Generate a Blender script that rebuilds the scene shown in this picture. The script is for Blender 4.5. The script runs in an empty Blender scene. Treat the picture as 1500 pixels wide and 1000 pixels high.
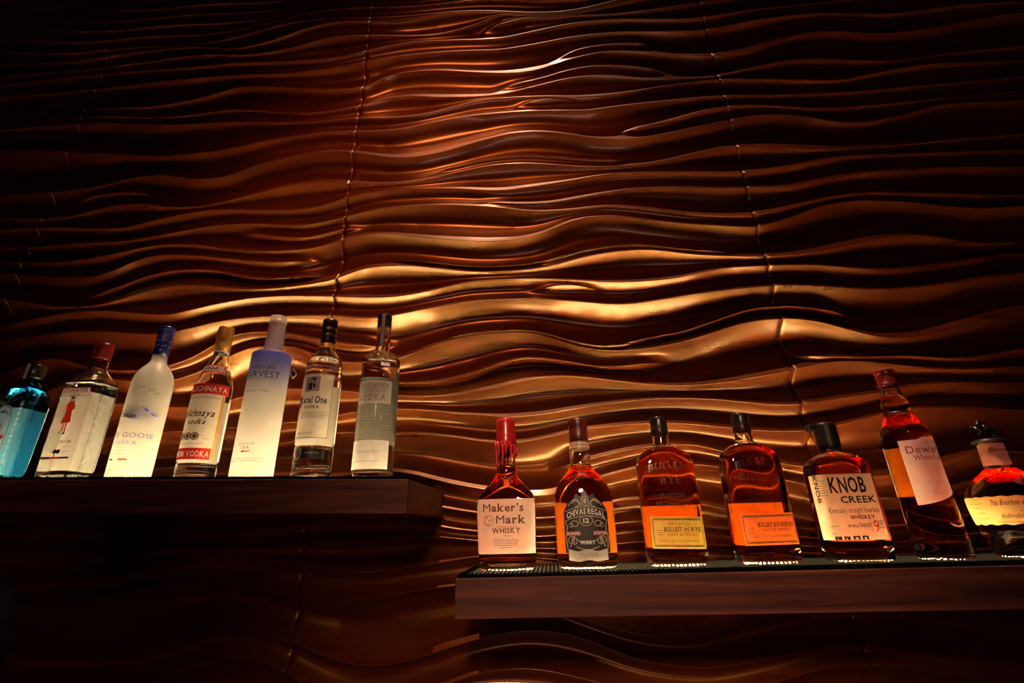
import bpy, bmesh, math, random
import numpy as np
from mathutils import Matrix, Vector
from mathutils.geometry import tessellate_polygon

random.seed(7); np.random.seed(7)
scene = bpy.context.scene
COL = scene.collection

# ------------------------------------------------------------------ camera
FPX = 690.0                       # focal length in pixels of the 1500 px wide frame
EYE = 1.55                        # eye height above the floor
def camera_axes(vx=707.0, vy=-1227.0, yaw=4.0):
    z = np.array([vx-750, vy-500, FPX]); z /= np.linalg.norm(z)      # world up in camera terms (right, down, forward)
    h = np.array([0, 0, 1.0]); h = h - z*(h@z); h /= np.linalg.norm(h)
    r = np.cross(h, -z)
    if r[0] < 0: r = -r
    a = math.radians(yaw)
    y = math.cos(a)*h + math.sin(a)*r
    x = math.cos(a)*r - math.sin(a)*h
    return np.stack([x, y, z])
CAM = camera_axes()
cam_data = bpy.data.cameras.new('camera')
cam_data.sensor_width = 36.0
cam_data.lens = FPX/1500.0*36.0
cam_data.clip_start = 0.02
cam = bpy.data.objects.new('camera', cam_data); COL.objects.link(cam)
R_, D_, F_ = CAM[:, 0], CAM[:, 1], CAM[:, 2]
cam.matrix_world = Matrix(((R_[0], -D_[0], -F_[0], 0), (R_[1], -D_[1], -F_[1], 0), (R_[2], -D_[2], -F_[2], EYE), (0, 0, 0, 1)))
scene.camera = cam
def wall_point(px, py, Y):
    """where a line of sight meets the upright plane y = Y (x, height above the eye)"""
    d = CAM @ np.array([px-750, py-500, FPX]); d = d*(Y/d[1]); return d[0], d[2]

# ------------------------------------------------------------------ world, lamps, exposure
w = bpy.data.worlds.new('world'); scene.world = w; w.use_nodes = True
w.node_tree.nodes['Background'].inputs[0].default_value = (0.30, 0.16, 0.20, 1)
w.node_tree.nodes['Background'].inputs[1].default_value = 0.004
vs = scene.view_settings
scene.display_settings.display_device = 'sRGB'
vs.view_transform = 'Standard'; vs.look = 'None'; vs.gamma = 1.0; vs.use_curve_mapping = False; vs.exposure = 0.0
cy = scene.cycles
cy.use_denoising = True
cy.max_bounces = 18; cy.transmission_bounces = 18; cy.glossy_bounces = 6; cy.diffuse_bounces = 4; cy.transparent_max_bounces = 16
cy.caustics_refractive = True; cy.caustics_reflective = True; cy.blur_glossy = 0.6
cy.sample_clamp_indirect = 25.0

def aim(o, target):
    o.rotation_euler = (Vector(target)-o.location).to_track_quat('-Z', 'Y').to_euler()
def spot(name, loc, target, watts, angle, blend, color, radius=0.04):
    l = bpy.data.lights.new(name, 'SPOT'); l.energy = watts; l.spot_size = math.radians(angle); l.spot_blend = blend
    l.color = color; l.shadow_soft_size = radius
    o = bpy.data.objects.new(name, l); COL.objects.link(o); o.location = loc; aim(o, target); return o
def area(name, loc, target, watts, sx, sy, color):
    l = bpy.data.lights.new(name, 'AREA'); l.energy = watts; l.shape = 'RECTANGLE'; l.size = sx; l.size_y = sy; l.color = color
    o = bpy.data.objects.new(name, l); COL.objects.link(o); o.location = loc; aim(o, target); return o
# ceiling downlights of the room, above and behind the camera's place, washing the middle of the wall
spot('ceiling_downlight', (-0.10, 0.76, EYE+3.6), (0.02, 1.10, EYE+0.6), 720, 46, 1.0, (1.0, 0.56, 0.36), 0.03)
spot('ceiling_downlight', (-0.45, -0.45, EYE+1.9), (-0.35, 1.12, EYE+1.05), 135, 50, 1.0, (1.0, 0.28, 0.09), 0.22)
# pendants over the bar behind the camera's place, shining on the shelf fronts and the wall below
spot('bar_pendant', (0.05, -1.1, EYE+0.75), (0.05, 1.1, EYE-0.48), 160, 40, 1.0, (1.0, 0.58, 0.30), 0.12)
area('bar_front_lamp', (0.05, -1.7, EYE-0.80), (0.05, 1.0, EYE-0.15), 8, 1.2, 0.16, (0.95, 0.52, 0.55))
LED_COLOR = (1.0, 0.70, 0.34)
LED_STRENGTH = 195.0

# ------------------------------------------------------------------ material helpers
def new_mat(name):
    m = bpy.data.materials.new(name); m.use_nodes = True
    nt = m.node_tree; nt.nodes.clear()
    out = nt.nodes.new('ShaderNodeOutputMaterial')
    return m, nt, out
def node(nt, typ, inputs=None, **attrs):
    n = nt.nodes.new(typ)
    for k, v in attrs.items(): setattr(n, k, v)
    for k, v in (inputs or {}).items():
        if isinstance(v, bpy.types.NodeSocket): nt.links.new(v, n.inputs[k])
        else: n.inputs[k].default_value = v
    return n
def rgba(c): return (c[0], c[1], c[2], 1.0)
def principled(name, color, rough=0.5, metallic=0.0, spec=0.5, coat=0.0, var=0.12, scale=60.0):
    """plain surface with a little procedural variation of its colour"""
    m, nt, out = new_mat(name)
    tc = node(nt, 'ShaderNodeTexCoord')
    nz = node(nt, 'ShaderNodeTexNoise', {'Vector': tc.outputs['Object'], 'Scale': scale, 'Detail': 3.0})
    cr = node(nt, 'ShaderNodeMapRange', {'Value': nz.outputs['Fac'], 'From Min': 0.25, 'From Max': 0.75, 'To Min': 1-var, 'To Max': 1+var})
    mx = node(nt, 'ShaderNodeVectorMath', {0: color, 'Scale': cr.outputs[0]}, operation='SCALE')
    p = node(nt, 'ShaderNodeBsdfPrincipled', {'Base Color': mx.outputs[0], 'Roughness': rough, 'Metallic': metallic, 'Specular IOR Level': spec, 'Coat Weight': coat, 'Coat Roughness': 0.08})
    nt.links.new(p.outputs[0], out.inputs[0])
    return m
def wood(name, c1, c2, c3, rough, coat, grain, bump=0.05, spec=0.5, tint=(1, 1, 1)):
    m, nt, out = new_mat(name)
    tc = node(nt, 'ShaderNodeTexCoord')
    mp = node(nt, 'ShaderNodeMapping', {'Vector': tc.outputs['Object'], 'Scale': grain})
    n1 = node(nt, 'ShaderNodeTexNoise', {'Vector': mp.outputs[0], 'Scale': 1.0, 'Detail': 8.0, 'Roughness': 0.62, 'Distortion': 0.6})
    mp2 = node(nt, 'ShaderNodeMapping', {'Vector': tc.outputs['Object'], 'Scale': tuple(g*0.22 for g in grain)})
    n2 = node(nt, 'ShaderNodeTexNoise', {'Vector': mp2.outputs[0], 'Scale': 1.0, 'Detail': 4.0, 'Distortion': 1.2})
    mixf = node(nt, 'ShaderNodeMath', {0: n1.outputs['Fac'], 1: n2.outputs['Fac']}, operation='ADD')
    ramp = node(nt, 'ShaderNodeValToRGB', {'Fac': node(nt, 'ShaderNodeMath', {0: mixf.outputs[0], 1: 0.5}, operation='MULTIPLY').outputs[0]})
    e = ramp.color_ramp.elements
    e[0].position = 0.38; e[0].color = rgba(c1); e[1].position = 0.62; e[1].color = rgba(c3)
    mid = ramp.color_ramp.elements.new(0.5); mid.color = rgba(c2)
    rr = node(nt, 'ShaderNodeMapRange', {'Value': n1.outputs['Fac'], 'From Min': 0.3, 'From Max': 0.7, 'To Min': rough*0.85, 'To Max': rough*1.2})
    bp = node(nt, 'ShaderNodeBump', {'Height': n1.outputs['Fac'], 'Strength': bump, 'Distance': 0.002})
    p = node(nt, 'ShaderNodeBsdfPrincipled', {'Base Color': ramp.outputs[0], 'Roughness': rr.outputs[0], 'Normal': bp.outputs[0], 'Coat Weight': coat, 'Coat Roughness': 0.11, 'Specular IOR Level': spec, 'Specular Tint': rgba(tint)})
    nt.links.new(p.outputs[0], out.inputs[0])
    return m
MAT = {}
MAT['wall'] = wood('carved_mahogany', (0.030, 0.0042, 0.0014), (0.050, 0.0082, 0.0020), (0.078, 0.0155, 0.0030), 0.30, 0.19, (3.0, 14.0, 26.0), 0.04, 0.62, (1.0, 0.52, 0.16))
MAT['shelf'] = wood('shelf_walnut', (0.026, 0.0055, 0.0034), (0.062, 0.0155, 0.0085), (0.115, 0.034, 0.0175), 0.55, 0.0, (4.0, 30.0, 70.0), 0.10, 0.2)
MAT['rubber'] = principled('black_rubber', (0.0016, 0.0014, 0.0012), 0.9, spec=0.03, var=0.2)
def emission(name, color, strength):
    m, nt, out = new_mat(name)
    e = node(nt, 'ShaderNodeEmission', {'Color': rgba(color), 'Strength': strength})
    nt.links.new(e.outputs[0], out.inputs[0]); return m
MAT['led'] = emission('led_diffuser_glow', LED_COLOR, LED_STRENGTH)

# ------------------------------------------------------------------ object helpers
def mesh_obj(name, verts, faces, mat, parent=None, smooth=False, loc=None):
    me = bpy.data.meshes.new(name)
    me.from_pydata([tuple(v) for v in verts], [], [tuple(f) for f in faces])
    me.materials.append(mat if not isinstance(mat, str) else MAT[mat])
    if smooth: me.polygons.foreach_set('use_smooth', [True]*len(me.polygons))
    me.update()
    o = bpy.data.objects.new(name, me); COL.objects.link(o)
    if parent is not None: o.parent = parent
    if loc is not None: o.location = loc
    return o
def tag(o, label, cat, group=None):
    o['label'] = label; o['category'] = cat
    if group: o['group'] = group
    return o
def empty(name, loc, label, cat, group=None):
    o = bpy.data.objects.new(name, None); COL.objects.link(o); o.location = loc; o.empty_display_size = 0.03
    return tag(o, label, cat, group)
def structure(o, label=None):
    o['kind'] = 'structure'
    if label: o['label'] = label
    return o
class Geo:
    """collects shapes of ONE part"""
    def __init__(s): s.v = []; s.f = []
    def add(s, v, f):
        b = len(s.v); s.v += [tuple(p) for p in v]; s.f += [tuple(i+b for i in q) for q in f]; return s
    def box(s, x0, x1, y0, y1, z0, z1, skew=None):
        k = skew or (lambda x: 0.0)
        v = [(x, y, z+k(x)) for z in (z0, z1) for y in (y0, y1) for x in (x0, x1)]
        return s.add(v, [(0, 2, 3, 1), (4, 5, 7, 6), (0, 1, 5, 4), (2, 6, 7, 3), (0, 4, 6, 2), (1, 3, 7, 5)])
    def tube(s, pts, rad, n=8, closed=False):
        pts = [Vector(p) for p in pts]; m = len(pts); v = []; f = []
        up = Vector((0, 0, 1))
        for i, p in enumerate(pts):
            a = pts[(i-1) % m] if (closed or i > 0) else p; b = pts[(i+1) % m] if (closed or i < m-1) else p
            t = (b-a).normalized(); sx = t.cross(up)
            if sx.length < 1e-4: sx = t.cross(Vector((1, 0, 0)))
            sx.normalize(); sy = sx.cross(t)
            r = rad[i] if hasattr(rad, '__len__') else rad
            for k in range(n):
                a_ = 2*math.pi*k/n; v.append(p+sx*math.cos(a_)*r+sy*math.sin(a_)*r)
        for i in range(m if closed else m-1):
            for k in range(n):
                j = (i+1) % m; f.append((i*n+k, i*n+(k+1) % n, j*n+(k+1) % n, j*n+k))
        if not closed: f.append(tuple(range(n))[::-1]); f.append(tuple((m-1)*n+k for k in range(n)))
        return s.add(v, f)
    def build(s, name, mat, parent=None, smooth=False, bevel=0.0):
        o = mesh_obj(name, s.v, s.f, mat, parent, smooth)
        if bevel:
            b = o.modifiers.new('bevel', 'BEVEL'); b.width = bevel; b.segments = 2; b.limit_method = 'ANGLE'
        return o

# ------------------------------------------------------------------ the carved wall
YC = 1.12                                   # plane of the wave crests
# crests as seen from the camera's place (pixels), top to bottom; 1 = runs the whole width, 0 = comes and goes
CRESTS = [
 (1, [(0,95),(100,90),(200,75),(280,68),(350,71),(400,60),(450,43),(500,32),(547,33),(583,34),(633,23),(700,5),(733,-2),(850,-25),(1100,-50),(1500,-70)]),
 (1, [(0,112),(150,97),(300,80),(370,80),(430,70),(480,57),(543,53),(600,53),(640,50),(680,40),(730,22),(773,12),(850,-5),(1000,-18),(1250,-40),(1500,-48)]),
 (0, [(690,47),(730,34),(780,23),(833,21),(883,21),(933,17),(1000,8),(1100,-8),(1500,-30)]),
 (1, [(0,122),(150,106),(280,98),(350,92),(425,89),(500,83),(543,73),(600,62),(660,58),(730,54),(783,43),(833,33),(900,27),(1000,27),(1040,24),(1100,14),(1200,4),(1350,-8),(1500,-18)]),
 (1, [(0,140),(120,130),(250,117),(350,109),(425,105),(500,96),(542,88),(617,78),(683,73),(730,71),(783,62),(833,52),(900,45),(1000,44),(1030,43),(1070,37),(1120,27),(1200,20),(1300,22),(1400,10),(1500,2)]),
 (0, [(800,86),(827,76),(857,67),(900,61),(943,61),(985,64)]),
 (1, [(0,168),(150,158),(225,155),(300,140),(350,126),(415,125),(475,129),(535,125),(567,110),(610,103),(650,102),(680,104),(750,106),(783,102),(833,85),(883,73),(933,72),(1000,78),(1045,79),(1090,75),(1130,62),(1165,52),(1200,47),(1300,50),(1400,35),(1450,25),(1500,18)]),
 (0, [(715,131),(737,127),(795,114),(837,101),(873,95),(910,95),(963,101),(1000,107)]),
 (1, [(0,180),(120,171),(250,170),(345,158),(375,159),(450,165),(530,152),(567,142),(600,139),(650,141),(733,138),(783,127),(833,115),(883,110),(950,114),(1045,112),(1110,98),(1165,87),(1200,86),(1300,88),(1400,75),(1500,65)]),
 (1, [(0,190),(120,181),(250,181),(350,177),(450,179),(525,172),(567,172),(617,167),(660,157),(700,147),(750,143),(800,142),(850,143),(915,137),(975,126),(1050,116),(1100,116),(1175,117),(1230,116),(1280,106),(1350,93),(1500,85)]),
 (0, [(740,156),(762,152),(790,148),(827,145),(850,147)]),
 (1, [(0,222),(150,224),(225,227),(310,222),(400,205),(475,194),(523,193),(557,192),(590,188),(617,182),(680,170),(738,165),(777,163),(817,163),(860,163),(893,159),(922,155),(970,150),(1050,142),(1130,140),(1250,132),(1400,118),(1500,110)]),
 (0, [(890,192),(937,187),(967,181),(1000,172),(1030,163),(1065,157),(1090,155),(1130,155),(1200,158),(1300,150),(1400,140),(1500,132)]),
 (1, [(0,285),(140,272),(190,260),(240,256),(290,262),(325,260),(380,242),(435,230),(485,223),(518,224),(550,228),(583,231),(617,228),(660,218),(707,204),(750,194),(790,192),(833,196),(873,202),(917,203),(957,199),(1000,191),(1070,177),(1120,169),(1180,170),(1230,178),(1265,178),(1325,166),(1385,151),(1450,148),(1500,146)]),
 (0, [(80,301),(100,298),(133,286),(173,281),(217,283),(245,288)]),
 (0, [(620,253),(640,246),(673,234),(707,224),(747,219),(783,221),(807,223),(850,224),(900,222),(950,215)]),
 (1, [(0,318),(100,315),(167,300),(207,298),(250,302),(283,302),(333,293),(367,285),(417,273),(460,267),(512,268),(567,269),(617,264),(667,252),(717,241),(760,237),(800,238),(850,241),(900,241),(950,237),(1000,228),(1025,222),(1075,214),(1125,214),(1185,218),(1225,218),(1300,214),(1400,205),(1500,198)]),
 (1, [(0,334),(67,331),(133,333),(183,332),(233,320),(300,307),(343,305),(400,306),(460,302),(508,288),(550,280),(600,276),(667,275),(733,277),(783,270),(833,262),(883,253),(933,250),(1000,250),(1095,251),(1150,245),(1200,235),(1250,228),(1325,226),(1500,220)]),
 (0, [(690,292),(725,295),(767,297),(807,295),(850,287),(893,279),(932,274),(1000,272),(1050,273),(1097,273),(1150,272),(1200,264),(1250,256),(1320,250),(1400,246),(1500,245)]),
 (1, [(0,363),(100,357),(133,354),(183,352),(217,346),(260,338),(300,330),(350,325),(400,326),(450,326),(503,316),(550,305),(600,301),(650,299),(733,303),(780,308),(830,306),(890,300),(933,302),(1000,310),(1034,313),(1105,312),(1150,304),(1204,292),(1260,284),(1350,284),(1500,284)]),
 (0, [(330,336),(350,337),(400,343),(450,345),(500,333),(540,325)]),
 (1, [(0,385),(100,382),(150,374),(233,357),(283,356),(333,362),(383,365),(427,364),(467,359),(500,348),(534,341),(585,342),(636,348),(687,352),(721,353),(765,349),(799,340),(826,327),(857,318),(884,316),(908,316),(960,322),(1000,326),(1051,329),(1112,331),(1143,324),(1170,315),(1204,302),(1235,296),(1275,294),(1325,296),(1375,300),(1425,304),(1500,300)]),
 (0, [(0,400),(60,404),(100,405),(143,403),(173,392),(207,377),(243,371),(283,372),(333,377),(393,382),(433,381),(480,372)]),
 (0, [(100,438),(133,432),(167,421),(207,406),(250,395),(283,393),(317,395),(350,402),(383,407),(433,405),(480,398)]),
 (0, [(560,362),(640,366),(700,372),(760,366),(830,345),(880,335),(950,336),(1010,345)]),
 (0, [(770,384),(796,377),(840,364),(884,350),(925,343),(959,341),(1000,347),(1034,356),(1068,364),(1110,370)]),
 (1, [(0,437),(40,442),(83,448),(133,447),(167,440),(217,425),(260,417),(300,417),(350,422),(400,422),(450,416),(490,408),(510,400),(534,392),(568,388),(602,388),(643,392),(690,397),(738,397),(789,393),(816,388),(857,377),(901,369),(945,366),(976,368),(1000,371),(1041,374),(1085,375),(1122,375),(1170,371),(1221,363),(1272,351),(1316,344),(1357,344),(1391,348),(1442,354),(1500,352)]),
 (1, [(0,478),(33,470),(100,457),(150,454),(200,458),(250,460),(283,453),(333,442),(383,435),(433,433),(500,434),(551,435),(592,432),(636,423),(687,412),(738,409),(789,408),(840,410),(891,413),(942,412),(976,409),(1000,405),(1058,393),(1126,389),(1197,388),(1238,391),(1289,394),(1340,391),(1391,384),(1442,375),(1500,368)]),
 (0, [(760,424),(786,420),(823,417),(853,417),(890,422)]),
 (1, [(0,497),(33,493),(100,485),(150,484),(200,488),(240,488),(283,480),(317,472),(367,465),(417,463),(483,462),(534,466),(568,463),(602,456),(643,448),(687,441),(738,438),(772,437),(806,438),(840,440),(874,443),(908,445),(942,442),(976,437),(1000,433),(1068,424),(1133,418),(1190,418),(1238,421),(1282,423),(1323,422),(1357,419),(1391,414),(1442,405),(1500,399)]),
 (0, [(0,547),(26,536),(55,526),(88,524),(115,532),(150,540),(200,541),(249,534),(280,524),(316,504),(344,491),(378,486),(420,488),(468,497),(530,505),(580,498)]),
 (0, [(880,502),(920,499),(960,491),(1000,484),(1051,467),(1095,453),(1143,446),(1177,447),(1211,451),(1238,459),(1290,470)]),
 (0, [(620,470),(690,460),(760,458),(830,468),(900,474),(960,465)]),
 (1, [(0,600),(62,575),(92,562),(120,554),(150,553),(200,557),(249,556),(280,548),(316,532),(344,518),(369,509),(400,506),(436,509),(455,516),(478,525),(500,529),(540,531),(576,526),(612,514),(653,499),(694,490),(738,486),(772,486),(799,490),(833,501),(867,509),(908,511),(942,509),(976,504),(1000,499),(1034,489),(1078,475),(1112,468),(1146,466),(1180,468),(1218,475),(1252,485),(1289,493),(1326,494),(1360,490),(1391,480),(1425,470),(1459,460),(1500,451)]),
 (0, [(500,556),(583,560),(636,559),(670,553),(704,542),(731,532),(762,524),(782,523),(830,528),(880,535),(920,534),(960,527),(1000,520)]),
 (0, [(1140,512),(1190,520),(1238,523),(1300,522),(1340,521),(1391,525),(1442,523),(1500,514)]),
 (1, [(0,640),(100,605),(150,592),(200,590),(260,595),(300,592),(344,582),(380,572),(428,568),(500,571),(540,575),(582,578),(636,579),(677,575),(718,567),(758,557),(796,551),(833,549),(874,552),(915,557),(959,561),(1000,562),(1041,560),(1085,554),(1136,545),(1167,539),(1197,532),(1238,528),(1289,531),(1340,537),(1391,541),(1442,541),(1500,539)]),
 (1, [(0,690),(120,650),(200,632),(260,630),(336,625),(414,617),(470,612),(500,605),(540,600),(582,598),(619,599),(653,603),(690,606),(738,609),(772,608),(806,604),(840,598),(881,591),(925,585),(959,582),(1000,581),(1051,583),(1102,588),(1146,591),(1180,590),(1231,582),(1289,574),(1320,568),(1357,562),(1391,560),(1442,562),(1500,563)]),
 (1, [(0,712),(150,680),(250,668),(336,656),(414,647),(450,640),(493,632),(520,632),(581,634),(613,634),(664,639),(712,646),(760,646),(792,641),(835,631),(865,626),(920,620),(977,618),(1017,620),(1070,625),(1140,630),(1182,629),(1221,623),(1260,614),(1296,604),(1343,597),(1425,598),(1500,602)]),
 (0, [(800,684),(835,677),(865,671),(910,660),(957,652),(1022,651),(1062,661),(1142,677),(1175,682),(1230,690),(1281,697),(1310,694),(1371,679),(1417,664),(1439,660),(1500,664)]),
 (1, [(0,730),(200,705),(320,694),(414,695),(490,698),(530,691),(575,689),(605,693),(641,702),(677,710),(713,716),(785,725),(810,723),(865,702),(920,687),(960,679),(1017,679),(1060,684),(1110,694),(1160,704),(1250,725),(1300,730),(1371,722),(1420,706),(1500,700)]),
 (1, [(0,748),(200,742),(400,742),(600,736),(700,750),(785,758),(840,752),(900,733),(932,729),(980,730),(1027,737),(1060,744),(1157,755),(1200,764),(1300,772),(1400,758),(1500,748)]),
 (1, [(0,775),(100,770),(213,766),(283,775),(350,775),(417,768),(467,760),(540,757),(605,762),(668,774),(699,777),(790,785),(850,778),(902,766),(935,763),(1030,770),(1065,774),(1160,784),(1300,795),(1400,785),(1500,775)]),
 (1, [(0,802),(150,806),(267,803),(350,800),(417,797),(500,790),(562,787),(605,784),(639,785),(699,791),(784,802),(850,801),(950,792),(1050,797),(1170,808),(1300,812),(1500,802)]),
 (1, [(0,850),(100,845),(200,827),(267,815),(333,813),(433,822),(492,834),(552,836),(610,827),(655,821),(700,814),(784,816),(850,822),(950,828),(1050,832),(1170,838),(1300,838),(1500,830)]),
 (1, [(0,885),(150,872),(230,858),(267,852),(333,852),(400,866),(450,877),(524,877),(562,872),(610,864),(664,857),(720,855),(780,870),(850,903),(920,925),(980,933),(1040,928),(1100,908),(1200,885),(1350,885),(1500,900)]),
 (1, [(0,955),(150,962),(233,945),(290,923),(333,918),(400,930),(450,949),(482,962),(514,971),(546,974),(578,971),(626,958),(674,942),(722,930),(770,923),(820,926),(870,940),(920,960),(967,972),(1036,978),(1093,971),(1153,958),(1220,945),(1260,942),(1350,955),(1500,970)]),
 (1, [(0,995),(150,1003),(250,985),(330,962),(400,975),(450,1005),(500,1028),(560,1032),(640,1007),(690,988),(738,979),(786,979),(850,992),(950,1015),(1050,1020),(1150,995),(1220,976),(1300,975),(1400,990),(1500,1000)]),
]
def crest_curve(pts, X):
    p = np.array([wall_point(a, b, YC) for a, b in pts]); p = p[np.argsort(p[:, 0])]
    x, z = p[:, 0], p[:, 1]
    d = np.diff(z)/np.maximum(np.diff(x), 1e-6)
    m = np.zeros(len(x)); m[1:-1] = (d[:-1]+d[1:])*0.5; m[0] = d[0]*0.5; m[-1] = d[-1]*0.5
    i = np.clip(np.searchsorted(x, X)-1, 0, len(x)-2); h = x[i+1]-x[i]; t = np.clip((X-x[i])/h, 0, 1)
    zz = (2*t**3-3*t**2+1)*z[i]+(t**3-2*t**2+t)*h*m[i]+(-2*t**3+3*t**2)*z[i+1]+(t**3-t**2)*h*m[i+1]
    over = np.where(X < x[0], x[0]-X, np.where(X > x[-1], X-x[-1], 0.0))
    return zz + 0.022*np.sin(over*7.0)*np.minimum(1, over*4), x[0], x[-1]
# one common set of columns for the whole wall
SEAMS = [s*YC for s in (-2.44, -1.40, -0.507, 0.534, 1.57, 2.45)]
XG = np.linspace(SEAMS[0], SEAMS[-1], 900)
kinds, Z, W = [], [], []
def synth(z0, ph):                                     # more of the same waves outside the traced field
    return z0+0.030*np.sin(XG*4.1+ph)+0.014*np.sin(XG*9.7+ph*2.3)
for k in range(15): kinds.append(1); Z.append(synth(2.46-0.052*k, k*0.30)); W.append(np.ones_like(XG))
for kind, pts in CRESTS:
    z, xa, xb = crest_curve(pts, XG)
    z = np.convolve(np.pad(z, 4, mode='edge'), np.ones(9)/9, mode='valid')
    kinds.append(kind); Z.append(z)
    f = 0.11
    full_l = pts[0][0] <= 5; full_r = pts[-1][0] >= 1495
    sl = np.ones_like(XG) if full_l else np.clip((XG-xa)/f, 0, 1)
    sr = np.ones_like(XG) if full_r else np.clip((xb-XG)/f, 0, 1)
    s = np.minimum(sl, sr); W.append(np.ones_like(XG) if kind else s*s*(3-2*s))
for k in range(9): kinds.append(1); Z.append(synth(-0.34-0.062*k, 2.0+k*0.6)); W.append(np.ones_like(XG))
n_r = len(Z); Z = np.array(Z); W = np.array(W)
prim = [i for i in range(n_r) if kinds[i]]
GAP = 0.009
for a, b in zip(prim[:-1], prim[1:]): Z[b] = np.minimum(Z[b], Z[a]-GAP*(1+0.35*(b-a-1)))
above = {}; below = {}
for i in range(n_r):
    if kinds[i]: continue
    above[i] = max(p for p in prim if p < i); below[i] = min(p for p in prim if p > i)
for i in above:                                        # where a short crest has ended it rides along between its neighbours
    u, l = Z[above[i]], Z[below[i]]; on = W[i] > 0.001
    fr = np.clip((u-Z[i])/(u-l), 0.12, 0.88); idx = np.where(on)[0]
    fr[:idx[0]] = fr[idx[0]]; fr[idx[-1]:] = fr[idx[-1]]
    rank = (i-above[i])/(below[i]-above[i])
    Z[i] = u-(u-l)*fr
for i in above:
    Z[i] = np.minimum(Z[i], Z[i-1]-0.004) if not kinds[i-1] else Z[i]
    Z[i] = np.clip(Z[i], Z[below[i]]+0.003*(below[i]-i), Z[above[i]]-0.003*(i-above[i]))
def scoop(t, p=1.6, tm=0.40):
    a = np.where(t < tm, 1-t/tm, (t-tm)/(1-tm)); return 1-np.abs(a)**p
def depth(g, z=0.0): return np.minimum(0.046, 0.44*g)*np.interp(z, [0.40, 0.95], [1.0, 0.60])
rowsZ, rowsH = [], []
for i in range(n_r-1):
    pu = i if kinds[i] else above[i]; pl = i+1 if kinds[i+1] else below[i+1]
    gmax = float(np.max(Z[i]-Z[i+1])); n = int(np.clip(gmax/0.0060, 5, 14))
    gs = Z[i]-Z[i+1]; lip = np.minimum(0.0012/gs, 0.06)             # a narrow rounded lip along every crest
    for k in range(n+2):
        t = 0.0*gs if k == 0 else (lip if k == 1 else (1-lip if k == n+1 else lip+(1-2*lip)*((k-1)/n-0.075*math.sin(2*math.pi*(k-1)/n))))
        z = Z[i]+(Z[i+1]-Z[i])*t
        gp = Z[pu]-Z[pl]; tp = np.clip((Z[pu]-z)/gp, 0, 1)
        base = -depth(gp, z)*scoop(tp)
        sub = -depth(gs, z)*scoop(t)
        if kinds[i] and kinds[i+1]: wgt = np.ones_like(z)
        elif kinds[i]: wgt = W[i+1]
        elif kinds[i+1]: wgt = W[i]
        else: wgt = W[i]*(1-t)+W[i+1]*t
        rowsZ.append(z); rowsH.append(base*(1-wgt)+sub*wgt)
rowsZ = np.array(rowsZ); rowsH = np.array(rowsH)
rowsH += 0.006*np.sin(rowsZ*11+1.3*np.sin(XG*2.1)[None, :])*np.sin(XG*3.1+0.8)[None, :]
def surface_row(x):
    """the wall's profile at one x, for what is fixed to it"""
    j = int(np.argmin(np.abs(XG-x))); return rowsZ[:, j], YC-rowsH[:, j]
floor = Geo().box(-3.2, 3.2, -3.6, 1.25, -0.05, 0.0).build('floor', 'shelf'); structure(floor, 'dark wooden bar-room floor')
wall = bpy.data.objects.new('wall_back', None); COL.objects.link(wall)
structure(wall, 'carved dark mahogany wall of wavy horizontal ridges behind the shelves')
for a, b in zip(SEAMS[:-1], SEAMS[1:]):
    xs = np.linspace(a+0.0009, b-0.0009, 200 if -1.9 < (a+b)/2 < 1.5 else 120)
    nr = len(rowsZ); nc = len(xs); off = 0.002*math.sin(a*37)
    zz = np.array([np.interp(xs, XG, r) for r in rowsZ])+off
    hh = np.array([np.interp(xs, XG, r) for r in rowsH])
    hh -= 0.0022*np.exp(-((xs-a)/0.004)**2)[None, :]+0.0022*np.exp(-((b-xs)/0.004)**2)[None, :]   # eased edges
    V = np.zeros((nr, nc+2, 3))
    V[:, 1:-1, 0] = xs[None, :]; V[:, 1:-1, 1] = YC-hh; V[:, 1:-1, 2] = zz+EYE
    V[:, 0] = V[:, 1]; V[:, -1] = V[:, -2]; V[:, 0, 1] = YC+0.07; V[:, -1, 1] = YC+0.07
    nc += 2
    me = bpy.data.meshes.new('panel'); nf = (nr-1)*(nc-1)
    me.vertices.add(nr*nc); me.vertices.foreach_set('co', V.reshape(-1))
    ii, jj = np.meshgrid(np.arange(nr-1), np.arange(nc-1), indexing='ij')
    q = np.stack([ii*nc+jj, (ii+1)*nc+jj, (ii+1)*nc+jj+1, ii*nc+jj+1], -1).reshape(-1)
    me.loops.add(nf*4); me.loops.foreach_set('vertex_index', q.astype(np.int32))
    me.polygons.add(nf); me.polygons.foreach_set('loop_start', np.arange(0, nf*4, 4, dtype=np.int32))
    me.polygons.foreach_set('use_smooth', np.ones(nf, dtype=bool))
    me.update(calc_edges=True); me.validate()
    me.materials.append(MAT['wall'])
    o = bpy.data.objects.new('panel', me); COL.objects.link(o); o.parent = wall

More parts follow.
